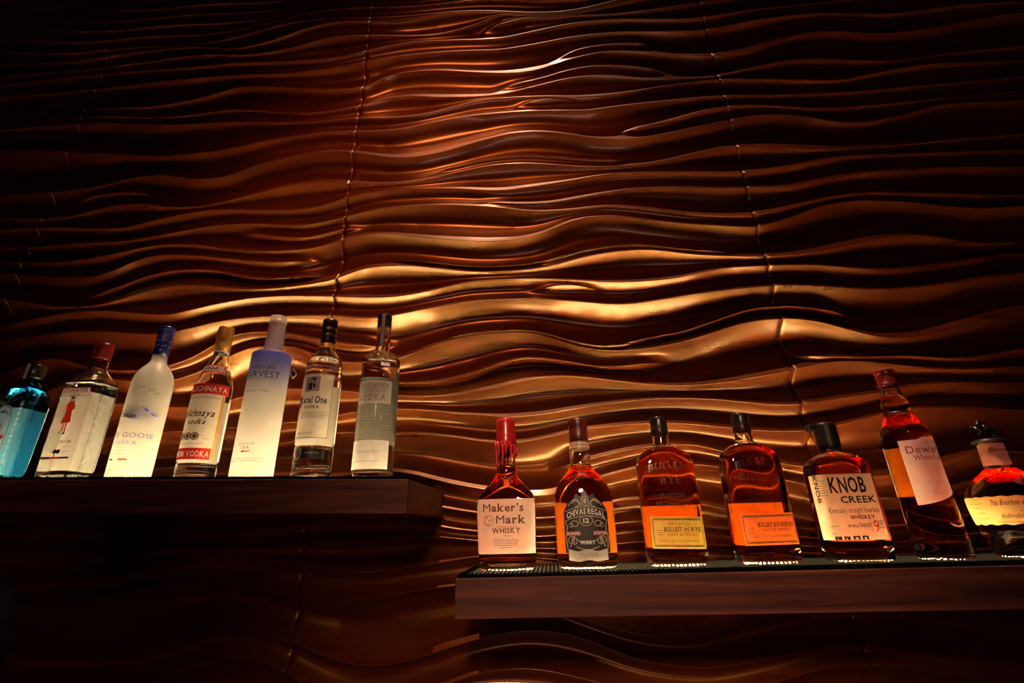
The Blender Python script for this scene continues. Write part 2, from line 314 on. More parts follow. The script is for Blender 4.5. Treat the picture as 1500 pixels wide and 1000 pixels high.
# ------------------------------------------------------------------ the two shelves, their lights and mats
YF, YB = 0.84, 1.135                        # front face and back of the shelves
CH0, CH1 = 0.872, 1.028                     # the light channel
def shelf(x0, x1, ztop, slope, xref, label, mat_label, open_end):
    k = lambda x: slope*(x-xref)+EYE
    t = 0.0575
    s = empty('floating_shelf', (0, 0, 0), label, 'shelf', 'floating shelves')
    Geo().box(x0, x1, YF, YF+0.022, ztop-t, ztop, k).build('fascia', 'shelf', s, bevel=0.0012)
    Geo().box(x0+0.022, x1-0.022, YF+0.022, CH0, ztop-0.010, ztop-0.001, k).build('front_ledge', 'shelf', s)
    Geo().box(x0+0.022, x1-0.022, CH1, YB, ztop-0.016, ztop-0.001, k).build('back_board', 'shelf', s)
    Geo().box(x0+0.022, x1-0.022, YF+0.022, YB, ztop-t, ztop-t+0.012, k).build('bottom_board', 'shelf', s)
    for xe in (x0, x1-0.022):
        Geo().box(xe, xe+0.022, YF+0.022, YB, ztop-t, ztop, k).build('end_board', 'shelf', s, bevel=0.001)
    g = Geo().box(max(x0+0.03, -1.17), min(x1-0.03, 0.86), CH0-0.004, CH1+0.004, ztop-0.040, ztop-0.034, k).build('light_strip', 'led', s)
    g['label'] = 'warm glowing light strip set into the shelf'
    m = Geo(); zt = ztop+0.006
    xa, xb = x0+0.004, x1-0.004; ya, yb = YF+0.007, 1.045
    n = int((xb-xa)/0.0068)
    for i in range(n+1):
        x = xa+(xb-xa)*i/n; m.box(x-0.0013, x+0.0013, ya, yb, zt-0.0036, zt, k)
    ny = 26
    for j in range(ny+1):
        y = ya+(yb-ya)*j/ny; m.box(xa-0.0014, xb+0.0014, y-0.0010, y+0.0010, zt-0.0062, zt-0.0030, k)
    mo = m.build('bar_mat', 'rubber'); tag(mo, mat_label, 'bar mat', 'rubber bar mats')
    return lambda x: zt+slope*(x-xref)+EYE
top_u = shelf(-1.75, -0.2475, 0.0868, -0.0285, -0.2475, 'long dark wooden shelf at the left carrying the clear and frosted bottles', 'black perforated rubber mat under the clear and frosted bottles', 1)
top_l = shelf(-0.1605, 1.55, -0.0715, 0.0045, -0.1605, 'lower dark wooden shelf at the right carrying the amber whiskey bottles', 'black perforated rubber mat under the amber whiskey bottles', 0)
# ------------------------------------------------------------------ glass, liquid, paper
def glass(name, color=(1, 1, 1), ior=1.5, rough=0.0, absorb=None):
    m, nt, out = new_mat(name)
    g = node(nt, 'ShaderNodeBsdfGlass', {'Color': rgba(color), 'IOR': ior, 'Roughness': rough})
    nt.links.new(g.outputs[0], out.inputs[0])
    if absorb:                                        # extinction per metre for red, green, blue
        d = max(absorb)
        v = node(nt, 'ShaderNodeVolumeAbsorption', {'Color': (1-absorb[0]/d, 1-absorb[1]/d, 1-absorb[2]/d, 1), 'Density': d})
        nt.links.new(v.outputs[0], out.inputs[1])
    return m
def paper(name, color, through=0.45, rough=0.7, var=0.06, scale=90.0, wave=None):
    """thin stock that light also shines through"""
    m, nt, out = new_mat(name)
    tc = node(nt, 'ShaderNodeTexCoord')
    nz = node(nt, 'ShaderNodeTexNoise', {'Vector': tc.outputs['Object'], 'Scale': scale, 'Detail': 4.0})
    cr = node(nt, 'ShaderNodeMapRange', {'Value': nz.outputs['Fac'], 'From Min': 0.3, 'From Max': 0.7, 'To Min': 1-var, 'To Max': 1+var})
    mx = node(nt, 'ShaderNodeVectorMath', {0: color, 'Scale': cr.outputs[0]}, operation='SCALE')
    col = mx.outputs[0]
    if wave:                                          # engraved print: fine wandering lines
        mp = node(nt, 'ShaderNodeMapping', {'Vector': tc.outputs['Object'], 'Scale': (14, 14, 120)})
        wv = node(nt, 'ShaderNodeTexWave', {'Vector': mp.outputs[0], 'Scale': 1.0, 'Distortion': 9.0, 'Detail': 3.0, 'Detail Scale': 0.6}, bands_direction='Z')
        mm = node(nt, 'ShaderNodeMix', {'Factor': wv.outputs['Fac'], 'A': rgba(wave), 'B': col}, data_type='RGBA')
        col = mm.outputs['Result']
    d = node(nt, 'ShaderNodeBsdfDiffuse', {'Color': col, 'Roughness': rough})
    t = node(nt, 'ShaderNodeBsdfTranslucent', {'Color': col})
    s = node(nt, 'ShaderNodeMixShader', {0: through, 1: d.outputs[0], 2: t.outputs[0]})
    g = node(nt, 'ShaderNodeBsdfGlossy', {'Color': (1, 1, 1, 1), 'Roughness': 0.35})
    s2 = node(nt, 'ShaderNodeMixShader', {0: 0.03, 1: s.outputs[0], 2: g.outputs[0]})
    nt.links.new(s2.outputs[0], out.inputs[0])
    return m
def frosted(name, low, high, z0, z1):
    """etched glass, coloured from low to high along its height"""
    m, nt, out = new_mat(name)
    tc = node(nt, 'ShaderNodeTexCoord'); sp = node(nt, 'ShaderNodeSeparateXYZ', {0: tc.outputs['Object']})
    f = node(nt, 'ShaderNodeMapRange', {'Value': sp.outputs[2], 'From Min': z0, 'From Max': z1}, interpolation_type='SMOOTHSTEP')
    c = node(nt, 'ShaderNodeMix', {'Factor': f.outputs[0], 'A': rgba(low), 'B': rgba(high)}, data_type='RGBA').outputs['Result']
    d = node(nt, 'ShaderNodeBsdfDiffuse', {'Color': c}); t = node(nt, 'ShaderNodeBsdfTranslucent', {'Color': c})
    s = node(nt, 'ShaderNodeMixShader', {0: 0.55, 1: d.outputs[0], 2: t.outputs[0]})
    g = node(nt, 'ShaderNodeBsdfGlossy', {'Color': (1, 1, 1, 1), 'Roughness': 0.4})
    s2 = node(nt, 'ShaderNodeMixShader', {0: 0.05, 1: s.outputs[0], 2: g.outputs[0]})
    nt.links.new(s2.outputs[0], out.inputs[0]); return m
def relief(name, tint, amount=0.3):
    """raised clear lettering that only catches highlights"""
    m, nt, out = new_mat(name)
    t = node(nt, 'ShaderNodeBsdfTransparent', {'Color': rgba(tint)}); g = node(nt, 'ShaderNodeBsdfGlossy', {'Color': (1, 1, 1, 1), 'Roughness': 0.3})
    s = node(nt, 'ShaderNodeMixShader', {0: amount, 1: t.outputs[0], 2: g.outputs[0]})
    nt.links.new(s.outputs[0], out.inputs[0]); return m
MAT['glass'] = glass('clear_glass', (0.985, 0.99, 0.98))
MAT['blue_glass'] = glass('blue_glass', (0.45, 0.83, 1.0))
MAT['water'] = glass('clear_spirit', (1, 1, 1), 0.907)
MAT['amber'] = glass('amber_whiskey', (1, 1, 1), 0.907, absorb=(5, 37, 100))
MAT['dark_amber'] = glass('dark_amber_bourbon', (1, 1, 1), 0.907, absorb=(8, 42, 110))
MAT['light_amber'] = glass('light_amber_scotch', (1, 1, 1), 0.907, absorb=(4, 27, 78))
MAT['goose'] = frosted('frosted_white_glass', (0.43, 0.42, 0.39), (0.42, 0.41, 0.38), 0.0, 0.3)
MAT['harvest'] = frosted('frosted_glass_blue_top', (0.42, 0.405, 0.38), (0.085, 0.085, 0.40), 0.16, 0.262)
MAT['harvest_neck'] = frosted('frosted_grey_neck', (0.55, 0.50, 0.52), (0.62, 0.58, 0.56), 0.26, 0.34)
MAT['cream'] = paper('cream_paper', (0.86, 0.80, 0.66))
MAT['white'] = paper('white_paper', (0.88, 0.87, 0.83), 0.5)
MAT['kraft'] = paper('tan_paper', (0.80, 0.62, 0.42), 0.35)
MAT['yellow'] = paper('yellow_green_paper', (0.62, 0.60, 0.09), 0.45)
MAT['orange'] = paper('orange_paper', (0.86, 0.26, 0.03), 0.45)
MAT['pale_yellow'] = paper('pale_yellow_paper', (0.90, 0.80, 0.52), 0.5)
MAT['gold_paper'] = paper('golden_yellow_paper', (0.88, 0.68, 0.22), 0.5)
MAT['red'] = paper('red_print', (0.62, 0.030, 0.015), 0.35)
MAT['black'] = paper('black_print', (0.012, 0.010, 0.010), 0.1)
MAT['brown'] = paper('brown_print', (0.10, 0.035, 0.012), 0.2)
MAT['maroon_print'] = paper('maroon_print', (0.22, 0.012, 0.012), 0.2)
MAT['grey'] = paper('grey_print', (0.22, 0.21, 0.22), 0.3)
MAT['silver'] = paper('silver_print', (0.42, 0.38, 0.34), 0.2)
MAT['violet'] = paper('violet_print', (0.12, 0.11, 0.50), 0.3)
MAT['pale_violet'] = paper('pale_violet_print', (0.55, 0.57, 0.92), 0.55)
MAT['blue'] = paper('blue_print', (0.03, 0.08, 0.48), 0.4)
MAT['orange_print'] = paper('orange_print', (0.80, 0.22, 0.03), 0.4)
MAT['gold'] = principled('gold_foil', (0.62, 0.36, 0.09), 0.35, metallic=0.7)
MAT['engraved'] = paper('engraved_scene', (0.30, 0.285, 0.25), 0.5, wave=(0.035, 0.033, 0.030))
MAT['clear_print'] = paper('pale_clear_label', (0.74, 0.72, 0.66), 0.5)
MAT['black_cap'] = principled('black_cap', (0.010, 0.009, 0.010), 0.28, spec=0.6)
MAT['blue_cap'] = principled('dark_blue_cap', (0.012, 0.022, 0.13), 0.25, spec=0.6)
MAT['red_cap'] = principled('dark_red_cap', (0.17, 0.008, 0.014), 0.3, spec=0.6)
MAT['gold_cap'] = principled('gold_cap', (0.42, 0.22, 0.035), 0.42, metallic=0.5)
MAT['maroon_cap'] = principled('maroon_capsule', (0.085, 0.010, 0.010), 0.35)
MAT['red_wax'] = principled('red_wax', (0.42, 0.010, 0.022), 0.30, spec=0.6, coat=0.3)
MAT['black_wax'] = principled('black_wax', (0.012, 0.009, 0.009), 0.4, spec=0.5, scale=150, var=0.3)
MAT['pewter'] = principled('dark_pewter', (0.10, 0.085, 0.07), 0.32, metallic=1.0)
MAT['cork_collar'] = principled('dark_collar', (0.02, 0.017, 0.015), 0.35)
MAT['string'] = principled('pale_cord', (0.55, 0.48, 0.36), 0.8)
MAT['emboss_amber'] = relief('raised_glass_amber', (0.93, 0.82, 0.72), 0.05)
MAT['emboss_clear'] = relief('raised_glass_clear', (0.95, 0.95, 0.93), 0.30)

# ------------------------------------------------------------------ lettering
GLYPH = {}
def load_glyphs(chars):
    dg_list = []
    for bold in (0, 1):
        for c in chars:
            cu = bpy.data.curves.new('glyph', 'FONT'); cu.body = c; cu.size = 1.0; cu.resolution_u = 2
            if bold: cu.offset = 0.022
            o = bpy.data.objects.new('glyph', cu); COL.objects.link(o); dg_list.append((c, bold, o))
    dg = bpy.context.evaluated_depsgraph_get(); dg.update()
    for c, bold, o in dg_list:
        me = o.evaluated_get(dg).to_mesh()
        v = [(p.co.x, p.co.y) for p in me.vertices]; f = [tuple(p.vertices) for p in me.polygons]
        cnt = {}
        for q in f:
            for a, b in zip(q, q[1:]+q[:1]): k = (min(a, b), max(a, b)); cnt[k] = cnt.get(k, 0)+1
        GLYPH[c, bold] = (v, f, [k for k, n in cnt.items() if n == 1])
        o.evaluated_get(dg).to_mesh_clear()
    for c, bold, o in dg_list:
        cu = o.data; bpy.data.objects.remove(o); bpy.data.curves.remove(cu)
load_glyphs(sorted(set("ABCDEFGHIJKLMNOPQRSTUVWXYZabcdefghijklmnopqrstuvwxyz0123456789'.%&")))
CAP = max(p[1] for p in GLYPH['H', 0][0]); XH = max(p[1] for p in GLYPH['x', 0][0])
def layout(text, bold=0, serif=0, shear=0.0, track=0.0):
    """flat outline of a word, capital height 1, starting at x = 0"""
    V, F = [], []; x = 0.0
    for c in text:
        if c == ' ': x += 0.30+track; continue
        v, f, edges = GLYPH[c, 0 if (c == 'M' and serif) else bold]
        v = list(v); f = list(f); x0 = min(p[0] for p in v); x1 = max(p[0] for p in v)
        if serif:
            h = 0.045; e_ = 0.04 if c in 'MWNm' else 0.055
            for a, b in edges:
                (ax, ay), (bx, by) = v[a], v[b]
                if abs(ay-by) > 0.004: continue
                L = abs(ax-bx)
                if not 0.05 < L < 0.26: continue
                for y, d in ((min(p[1] for p in GLYPH['H', bold][0]), 1), (max(p[1] for p in GLYPH['H', bold][0]), -1), (max(p[1] for p in GLYPH['x', bold][0]), -1)):
                    if abs(ay-y) < 0.012:
                        cx_ = (min(ax, bx)+max(ax, bx))/2; q_ = (cx_-x0)/max(x1-x0, 1e-3); slim = c in 'MNWmnuhwH'
                        l = min(ax, bx)-(e_ if (q_ < 0.4 or not slim) else 0.0); r = max(ax, bx)+(e_ if (q_ > 0.6 or not slim) else 0.0); n = len(v)
                        v += [(l, y), (r, y), (r, y+d*h), (l, y+d*h)]; f.append((n, n+1, n+2, n+3))
        b0 = len(V); V += [(p[0]-x0+x+shear*p[1], p[1]) for p in v]; F += [tuple(i+b0 for i in q) for q in f]
        x += x1-x0+0.10+track
    wd = max((p[0] for p in V), default=1)
    return [(p[0]/CAP, p[1]/CAP) for p in V], F, wd/CAP

# ------------------------------------------------------------------ bottle shapes
NSEG = 72
def smooth_rings(keys, rounds=2):
    p = [np.array((k+(k[1], 2.0))[:4] if len(k) == 2 else k, float) for k in keys]
    for _ in range(rounds):
        q = [p[0]]
        for a, b in zip(p[:-1], p[1:]): q += [a*0.75+b*0.25, a*0.25+b*0.75]
        p = q+[p[-1]]
    return p
def ring_point(r, th):
    c, s = math.cos(th), math.sin(th)
    d = (abs(c/r[1])**r[3]+abs(s/r[2])**r[3])**(-1.0/r[3]); return c*d, s*d
def loft(rings, flip=False, n=NSEG, caps=(True, True), geo=None):
    g = geo or Geo(); v = []; f = []
    for r in rings:
        for k in range(n):
            x, y = ring_point(r, 2*math.pi*k/n); v.append((x, y, r[0]))
    for i in range(len(rings)-1):
        for k in range(n):
            q = (i*n+k, i*n+(k+1) % n, (i+1)*n+(k+1) % n, (i+1)*n+k); f.append(q[::-1] if flip else q)
    if caps[0]: v.append((0, 0, rings[0][0])); c = len(v)-1; f += [((k, c, (k+1) % n) if flip else ((k+1) % n, c, k)) for k in range(n)]
    if caps[1]:
        v.append((0, 0, rings[-1][0])); c = len(v)-1; b = (len(rings)-1)*n
        f += [((b+(k+1) % n, c, b+k) if flip else (b+k, c, b+(k+1) % n)) for k in range(n)]
    return g.add(v, f)
class Shape:
    """a bottle's outside, and how things lie on it: s = distance round the girth from the middle of the front"""
    def __init__(s, keys, rounds=2): s.rings = smooth_rings(keys, rounds); s.cache = {}
    def at(s, z):
        for a, b in zip(s.rings[:-1], s.rings[1:]):
            if a[0] <= z <= b[0] and b[0] > a[0]: return a+(b-a)*((z-a[0])/(b[0]-a[0]))
        return s.rings[0] if z < s.rings[0][0] else s.rings[-1]
    def table(s, z):
        k = round(z, 4)
        if k not in s.cache:
            r = s.at(z); th = np.linspace(-1.5*math.pi, 0.5*math.pi, 289)
            p = np.array([ring_point(r, t) for t in th]); L = np.concatenate([[0], np.cumsum(np.hypot(*np.diff(p, axis=0).T))])
            L -= L[144]; s.cache[k] = (L, p)
        return s.cache[k]
    def on(s, a, z, off=0.0004):
        L, p = s.table(z); T = L[-1]-L[0]; w_ = lambda q: (q-L[0]) % T+L[0]
        ax = lambda q: np.interp(w_(q), L, p[:, 0]); ay = lambda q: np.interp(w_(q), L, p[:, 1])
        x, y = ax(a), ay(a); x2 = ax(a+0.0006)-ax(a-0.0006); y2 = ay(a+0.0006)-ay(a-0.0006)
        h = math.hypot(x2, y2) or 1.0
        return (x+y2/h*off, y-x2/h*off, z)
    def half(s, z): L, p = s.table(z); return L[-1]
class Ink:
    """flat print in one colour on a bottle"""
    def __init__(s, shape, off=0.0008, centre=0.0, rot=0.0, pivot=(0, 0)):
        s.sh = shape; s.off = off; s.c = centre; s.v = []; s.f = []; s.rot = math.radians(rot); s.pv = pivot; s.runs = []
    def put(s, pts, faces, word=False):
        b = len(s.v); s.runs.append((word, b, len(s.f), len(pts), len(faces))); ca, sa = math.cos(s.rot), math.sin(s.rot)
        for a, z in pts:
            da, dz = a-s.pv[0], z-s.pv[1]
            s.v.append(s.sh.on(s.c+s.pv[0]+da*ca-dz*sa, s.pv[1]+da*sa+dz*ca, s.off))
        s.f += [tuple(i+b for i in q) for q in faces]; return s
    def text(s, t, x, z, h, width=None, bold=0, serif=0, shear=0.0, track=0.0, turn=0, arc=0.0, align='c'):
        V, F, wd = layout(t, bold, serif, shear, track)
        k = (width/wd) if width else h
        x0 = -wd*k/2 if align == 'c' else 0.0
        P = []
        for a, b in V:
            u, v_ = x0+a*k, b*h
            if arc: v_ -= arc*(u/(wd*k/2))**2
            P.append((x-v_, z+u) if turn == 1 else ((x+v_, z-u) if turn == -1 else (x+u, z+v_)))
        return s.put(P, F, True)
    def rect(s, x0, x1, z0, z1, n=None):
        n = n or max(1, int(abs(x1-x0)/0.006)); P = []; F = []
        for i in range(n+1):
            x = x0+(x1-x0)*i/n; P += [(x, z0), (x, z1)]
            if i: F.append((2*i-2, 2*i, 2*i+1, 2*i-1))
        return s.put(P, F)
    def frame(s, x0, x1, z0, z1, w=0.0008):
        return s.rect(x0, x1, z0, z0+w).rect(x0, x1, z1-w, z1).rect(x0, x0+w, z0, z1).rect(x1-w, x1, z0, z1)
    def oval(s, x, z, rx, rz, n=24, ring=0.0):
        P = [(x+rx*math.cos(2*math.pi*k/n), z+rz*math.sin(2*math.pi*k/n)) for k in range(n)]
        if ring:
            P += [(x+(rx-ring)*math.cos(2*math.pi*k/n), z+(rz-ring)*math.sin(2*math.pi*k/n)) for k in range(n)]
            return s.put(P, [(k, (k+1) % n, n+(k+1) % n, n+k) for k in range(n)])
        return s.put(P, [tuple(range(n))])
    def poly(s, pts):
        return s.put(pts, [tuple(t) for t in tessellate_polygon([[Vector((a, b, 0)) for a, b in pts]])])
    def stroke(s, pts, w):
        P = []; F = []
        for i, (a, b) in enumerate(pts):
            p = pts[max(0, i-1)]; q = pts[min(len(pts)-1, i+1)]; dx, dz = q[0]-p[0], q[1]-p[1]; L = math.hypot(dx, dz) or 1
            P += [(a-dz/L*w/2, b+dx/L*w/2), (a+dz/L*w/2, b-dx/L*w/2)]
            if i: F.append((2*i-2, 2*i-1, 2*i+1, 2*i))
        return s.put(P, F)
    def lines(s, x0, x1, zs, h=0.0008):
        """rows of print too small to read"""
        r = random.Random(3)
        for z in zs:
            x = x0
            while x < x1-0.001:
                L = min(r.uniform(0.0015, 0.0045), x1-x); s.rect(x, x+L, z, z+h, 1); x += L+0.0009
        return s
    def build(s, name, mat, parent):
        words = [r for r in s.runs if r[0]]
        for w_, b, f0, nv, nf in words:               # each line of lettering is a part of its own
            o = mesh_obj(name, s.v[b:b+nv], [tuple(i-b for i in q) for q in s.f[f0:f0+nf]], mat, parent)
        V, F = [], []
        for w_, b, f0, nv, nf in s.runs:
            if not w_: F += [tuple(i-b+len(V) for i in q) for q in s.f[f0:f0+nf]]; V += s.v[b:b+nv]
        if V:
            o = mesh_obj('fine_print' if words else name, V, F, mat, parent)
            if words: o['kind'] = 'stuff'
        return o
def sheet(shape, name, mat, parent, s0, s1, lo, hi, off=0.0004, n=None, m=6, centre=0.0, rot=0.0, pivot=(0, 0)):
    """a paper label: lower and upper edge may be heights or functions of s"""
    n = n or max(6, int((s1-s0)/0.003)); lo_ = lo if callable(lo) else (lambda a: lo); hi_ = hi if callable(hi) else (lambda a: hi)
    V = []; F = []; ca, sa = math.cos(math.radians(rot)), math.sin(math.radians(rot))
    for i in range(n+1):
        a = s0+(s1-s0)*i/n
        for j in range(m+1):
            z = lo_(a)+(hi_(a)-lo_(a))*j/m; da, dz = a-pivot[0], z-pivot[1]
            V.append(shape.on(centre+pivot[0]+da*ca-dz*sa, pivot[1]+da*sa+dz*ca, off))
    for i in range(n):
        for j in range(m): F.append((i*(m+1)+j, (i+1)*(m+1)+j, (i+1)*(m+1)+j+1, i*(m+1)+j+1))
    return mesh_obj(name, V, F, mat, parent, smooth=True)
YA = 0.92                                              # line the bottles stand on
def start(name, label, x, upper, group, keys, glassmat='glass', liquid='water', fill=0.2, wall_t=0.0028, base_t=0.009, y=YA, rounds=2, hollow=None, turn=0.0, cat='bottle'):
    z = (top_u if upper else top_l)(x)+0.0004
    root = empty(name, (x, y, z), label, cat, group); root.rotation_euler[2] = math.radians(turn)
    sh = Shape(keys, rounds)
    if liquid is None:                                 # etched bottle: one skin, lit from inside
        mesh_obj('body', *(lambda g: (g.v, g.f))(loft(sh.rings, caps=(False, True))), glassmat, root, smooth=True)
        return root, sh
    g = loft(sh.rings)
    ztop = sh.rings[-1][0]
    def inner(z0, z1, n):
        out = []
        for zz in np.linspace(z0, z1, n):
            r = sh.at(zz).copy(); e = 1.0
            if zz < base_t+0.006: e = 0.86+0.14*math.sqrt(max(0, min(1, (zz-base_t)/0.006)))
            r[0] = zz; r[1] = max(0.004, (r[1]-wall_t)*e); r[2] = max(0.004, (r[2]-wall_t)*e); out.append(r)
        return out
    if fill < ztop-0.004: loft(inner(fill+0.0008, ztop-0.002, 22), flip=True, geo=g)
    body = g.build('glass_body', glassmat, root, smooth=True)
    l = loft(inner(base_t, fill, 44)); lo = l.build('liquid', liquid, root, smooth=True)
    return root, sh
def cap(root, name, mat, keys, rounds=1, n=48, smooth=True, parent=None):
    r = [np.array((k+(k[1], 2.0))[:4] if len(k) == 2 else k, float) for k in keys]
    if rounds: r = smooth_rings(keys, rounds)
    return loft(r, n=n).build(name, mat, parent or root, smooth=smooth)
def rd(*p): return [(z, r, r, 2.0) for z, r in p]
UP = 'clear and frosted bottles on the left shelf'; LOW = 'amber whiskey bottles on the right shelf'

# --- blue gin bottle
b, sh = start('gin_bottle', 'bright blue square-shouldered glass bottle with black cap, leftmost on the shelf', -1.137, True, UP,
    [(0, .033, .023, 5), (.003, .0365, .0265, 6), (.08, .0375, .0275, 6), (.160, .0385, .0285, 6), (.170, .0375, .0275, 6), (.182, .034, .025, 5), (.199, .021, .018, 3), (.207, .0165, .0165, 2), (.216, .0155, .0155, 2), (.240, .0155, .0155, 2)], 'blue_glass', 'water', 0.19)
c = cap(b, 'screw_cap', 'black_cap', rd((.2165, .0165), (.2165, .0168), (.2265, .0168), (.2272, .0160), (.2280, .0168), (.244, .0172), (.250, .0168), (.250, .012)), 0)
Ink(Shape(rd((.2, .0172), (.26, .0172)), 0), 0.0006).rect(-.006, .003, .214, .2495).build('paper_seal', 'cream', b)
lab = sheet(sh, 'label', 'white', b, -.026, .020, .022, lambda a: .118+.034*math.sqrt(max(0, 1-((a+.003)/.0235)**2)))
k = Ink(sh, .0009)
for e in (1,):
    k.stroke([(-.025+.0005, .024)]+[(-.003+.0215*math.cos(t), .118+.0315*math.sin(t)) for t in np.linspace(math.pi, 0, 20)]+[(.0185, .024)], .0016)
k.stroke([(.0185, .024), (-.0245, .024)], .0016); k.build('label_border', 'brown', lab)
Ink(sh, .0009).text('BOMBAY', -.003, .134, .0075, .034, bold=1, arc=.010).build('lettering', 'black', lab)
Ink(sh, .0009).oval(-.003, .105, .010, .015, ring=.0018).oval(-.003, .105, .005, .009).build('crest', 'gold', lab)
Ink(sh, .0009).text('SAPPHIRE', -.003, .060, .008, .036, bold=1).rect(.008, .014, .080, .088).build('lettering', 'red', lab)
k = Ink(sh, .0007); r = random.Random(5)
z = .030
while z < .150:                                        # etched writing up the right side of the front, too small to read
    L = r.uniform(.006, .012); x = .029
    for q in range(3): k.stroke([(x-.003+r.uniform(0, .002), z+L*q/3), (x+.003, z+L*q/3+.001), (x-.001, z+L*(q+.6)/3), (x+.004, z+L*(q+.8)/3)], .0008)
    z += L+.003
k.lines(.022, .033, (.016, .020, .024)).build('etched_marks', 'white', b)['kind'] = 'stuff'
sheet(sh, 'back_label', 'white', b, -.037, .092, .012, .155, centre=sh.half(.1))  # added wrap round the unseen left side brightens the right face

# --- square gin bottle with red cap
b, sh = start('gin_bottle', 'square clear glass bottle with dark red cap and printed red-coated guard', -.988, True, UP,
    [(0, .034, .028, 6), (.003, .0375, .031, 8), (.10, .038, .0315, 8), (.196, .038, .0315, 8), (.204, .0375, .031, 7), (.216, .031, .027, 4), (.232, .0185, .018, 2.4), (.242, .0165, .0165, 2), (.258, .0160, .0160, 2), (.285, .0155, .0155, 2)], 'glass', 'water', 0.20)
cap(b, 'screw_cap', 'red_cap', rd((.2575, .0165), (.2575, .0172), (.2695, .0172), (.2705, .0164), (.2720, .0164), (.2730, .0170), (.290, .0172), (.297, .0168), (.298, .010)), 0)
lab = sheet(sh, 'label', 'white', b, -.031, .031, .168, .1865)
Ink(sh, .0009).text('BEEFEATER', 0, .1755, .0085, .056, bold=1).build('lettering', 'red', lab)
Ink(sh, .0009).text('LONDON', 0, .1698, .0032, .024).frame(-.031, .031, .168, .1865, .0007).build('small_lettering', 'black', lab)
fig = Ink(sh, .0009)                                   # the guard's red coat, arms and stockings
fig.poly([(-.006, .157), (.006, .157), (.0075, .146), (.006, .136), (.010, .112), (-.011, .110), (-.0065, .136), (-.009, .147)])
fig.poly([(.005, .156), (.011, .145), (.009, .138), (.0055, .140), (.007, .146)]).poly([(-.005, .156), (-.013, .148), (-.015, .140), (-.012, .139), (-.010, .146)])
fig.poly([(-.005, .112), (-.0025, .112), (-.0055, .094), (-.008, .094)]).poly([(.002, .112), (.0045, .112), (.0045, .092), (.002, .092)])
fig.build('guard_print', 'red', b)
g2 = Ink(sh, .0009).oval(0, .1645, .0032, .0022).rect(-.006, .006, .1625, .1635, 2).poly([(-.0085, .094), (-.005, .094), (-.0055, .090), (-.011, .089)]).poly([(.0015, .092), (.005, .092), (.0055, .088), (-.001, .087)])
g2.text('LONDON DRY GIN', 0, .070, .0052, .050, bold=1).oval(-.003, .053, .0045, .0045).oval(.004, .053, .0045, .0045).rect(-.030, .030, .0385, .0425).lines(-.028, -.012, (.053, .062)).lines(.012, .028, (.053, .062)).build('black_print', 'black', b)
Ink(sh, .0011).rect(-.010, .010, .0388, .0422).build('band_print', 'red', b)
Ink(sh, .0006, centre=sh.half(.1)*.5).stroke([(-.012, .150), (-.006, .156), (.004, .152), (.000, .13)], .0006).stroke([(-.014, .11), (-.004, .12), (.006, .108)], .0006).stroke([(-.010, .03), (.002, .045), (-.004, .060), (.004, .075)], .0006).build('etched_marks', 'silver', b)['kind'] = 'stuff'
sheet(sh, 'back_label', 'white', b, -.036, .070, .020, .190, centre=sh.half(.1))  # extended onto the hidden left side for a bright streak in the right face

# --- tall frosted bottle with blue cap
b, sh = start('vodka_bottle', 'frosted white glass bottle with dark blue cap and printed geese', -.848, True, UP,
    rd((0, .0365), (.003, .038), (.10, .038), (.196, .038), (.212, .0365), (.228, .0305), (.240, .0215), (.248, .0155), (.262, .0135), (.300, .0135)), 'goose', None)
cap(b, 'capsule', 'blue_cap', rd((.2655, .0142), (.2655, .0148), (.285, .0150), (.3135, .0155), (.3142, .0149), (.3155, .0149), (.3162, .0157), (.3265, .0160), (.3272, .0152), (.3285, .0160), (.333, .0158), (.3342, .010)), 0)
cs = Shape(rd((.26, .0152), (.34, .0158)), 0)
k = Ink(cs, .0006)
for a in (-.012, 0, .012, .024): k.stroke([(a-.004, .283), (a, .287), (a+.001, .284), (a+.004, .289)], .0010).stroke([(a-.003, .297), (a, .300), (a+.004, .298)], .0009)
k.build('cap_print', 'pale_violet', b)
k = Ink(sh, .0006)
for a, z, q in ((-.002, .176, 1.2), (.010, .183, 1.0), (.020, .173, .8), (.030, .178, 1.1), (.040, .172, .9), (.006, .166, 1.0)):
    k.stroke([(a-.006*q, z+.004*q), (a-.002*q, z), (a, z-.0015*q), (a+.003*q, z+.002*q), (a+.006*q, z+.0045*q)], .0013)
k.build('geese_print', 'grey', b)
k = Ink(sh, .0006).poly([(-.045, .113), (-.030, .120), (-.010, .124), (.006, .118), (.020, .112), (.052, .108), (.048, .116), (.030, .124), (.020, .132), (.010, .128), (-.004, .131), (-.022, .127), (-.045, .128)])
k.poly([(.014, .146), (.022, .149), (.034, .140), (.046, .133), (.056, .126), (.056, .118), (.044, .124), (.032, .130)]); k.build('mountain_print', 'pale_violet', b)
Ink(sh, .0009).poly([(-.012, .121), (.004, .119), (.016, .121), (.012, .126), (-.006, .128)]).poly([(.022, .142), (.034, .136), (.030, .133)]).poly([(.036, .133), (.050, .124), (.042, .126)]).build('mountain_shadow_print', 'violet', b)
k = Ink(sh, .0006).text('GREY GOOSE', .003, .0795, .0095, .101, serif=1).text('VODKA', .005, .066, .0065, .044, serif=1, track=.12)
k.build('lettering', 'violet', b)
Ink(sh, .0006).lines(-.028, .026, (.054,)).text('FRANCE', .002, .0455, .0034, .022).text('IMPORTED', .002, .0145, .0038, .046, track=.2).build('small_lettering', 'grey', b)
Ink(sh, .0006).rect(-.018, -.008, .0345, .0380).build('flag_print', 'blue', b)
Ink(sh, .0006).rect(.004, .019, .0345, .0380).build('flag_print', 'orange_print', b)

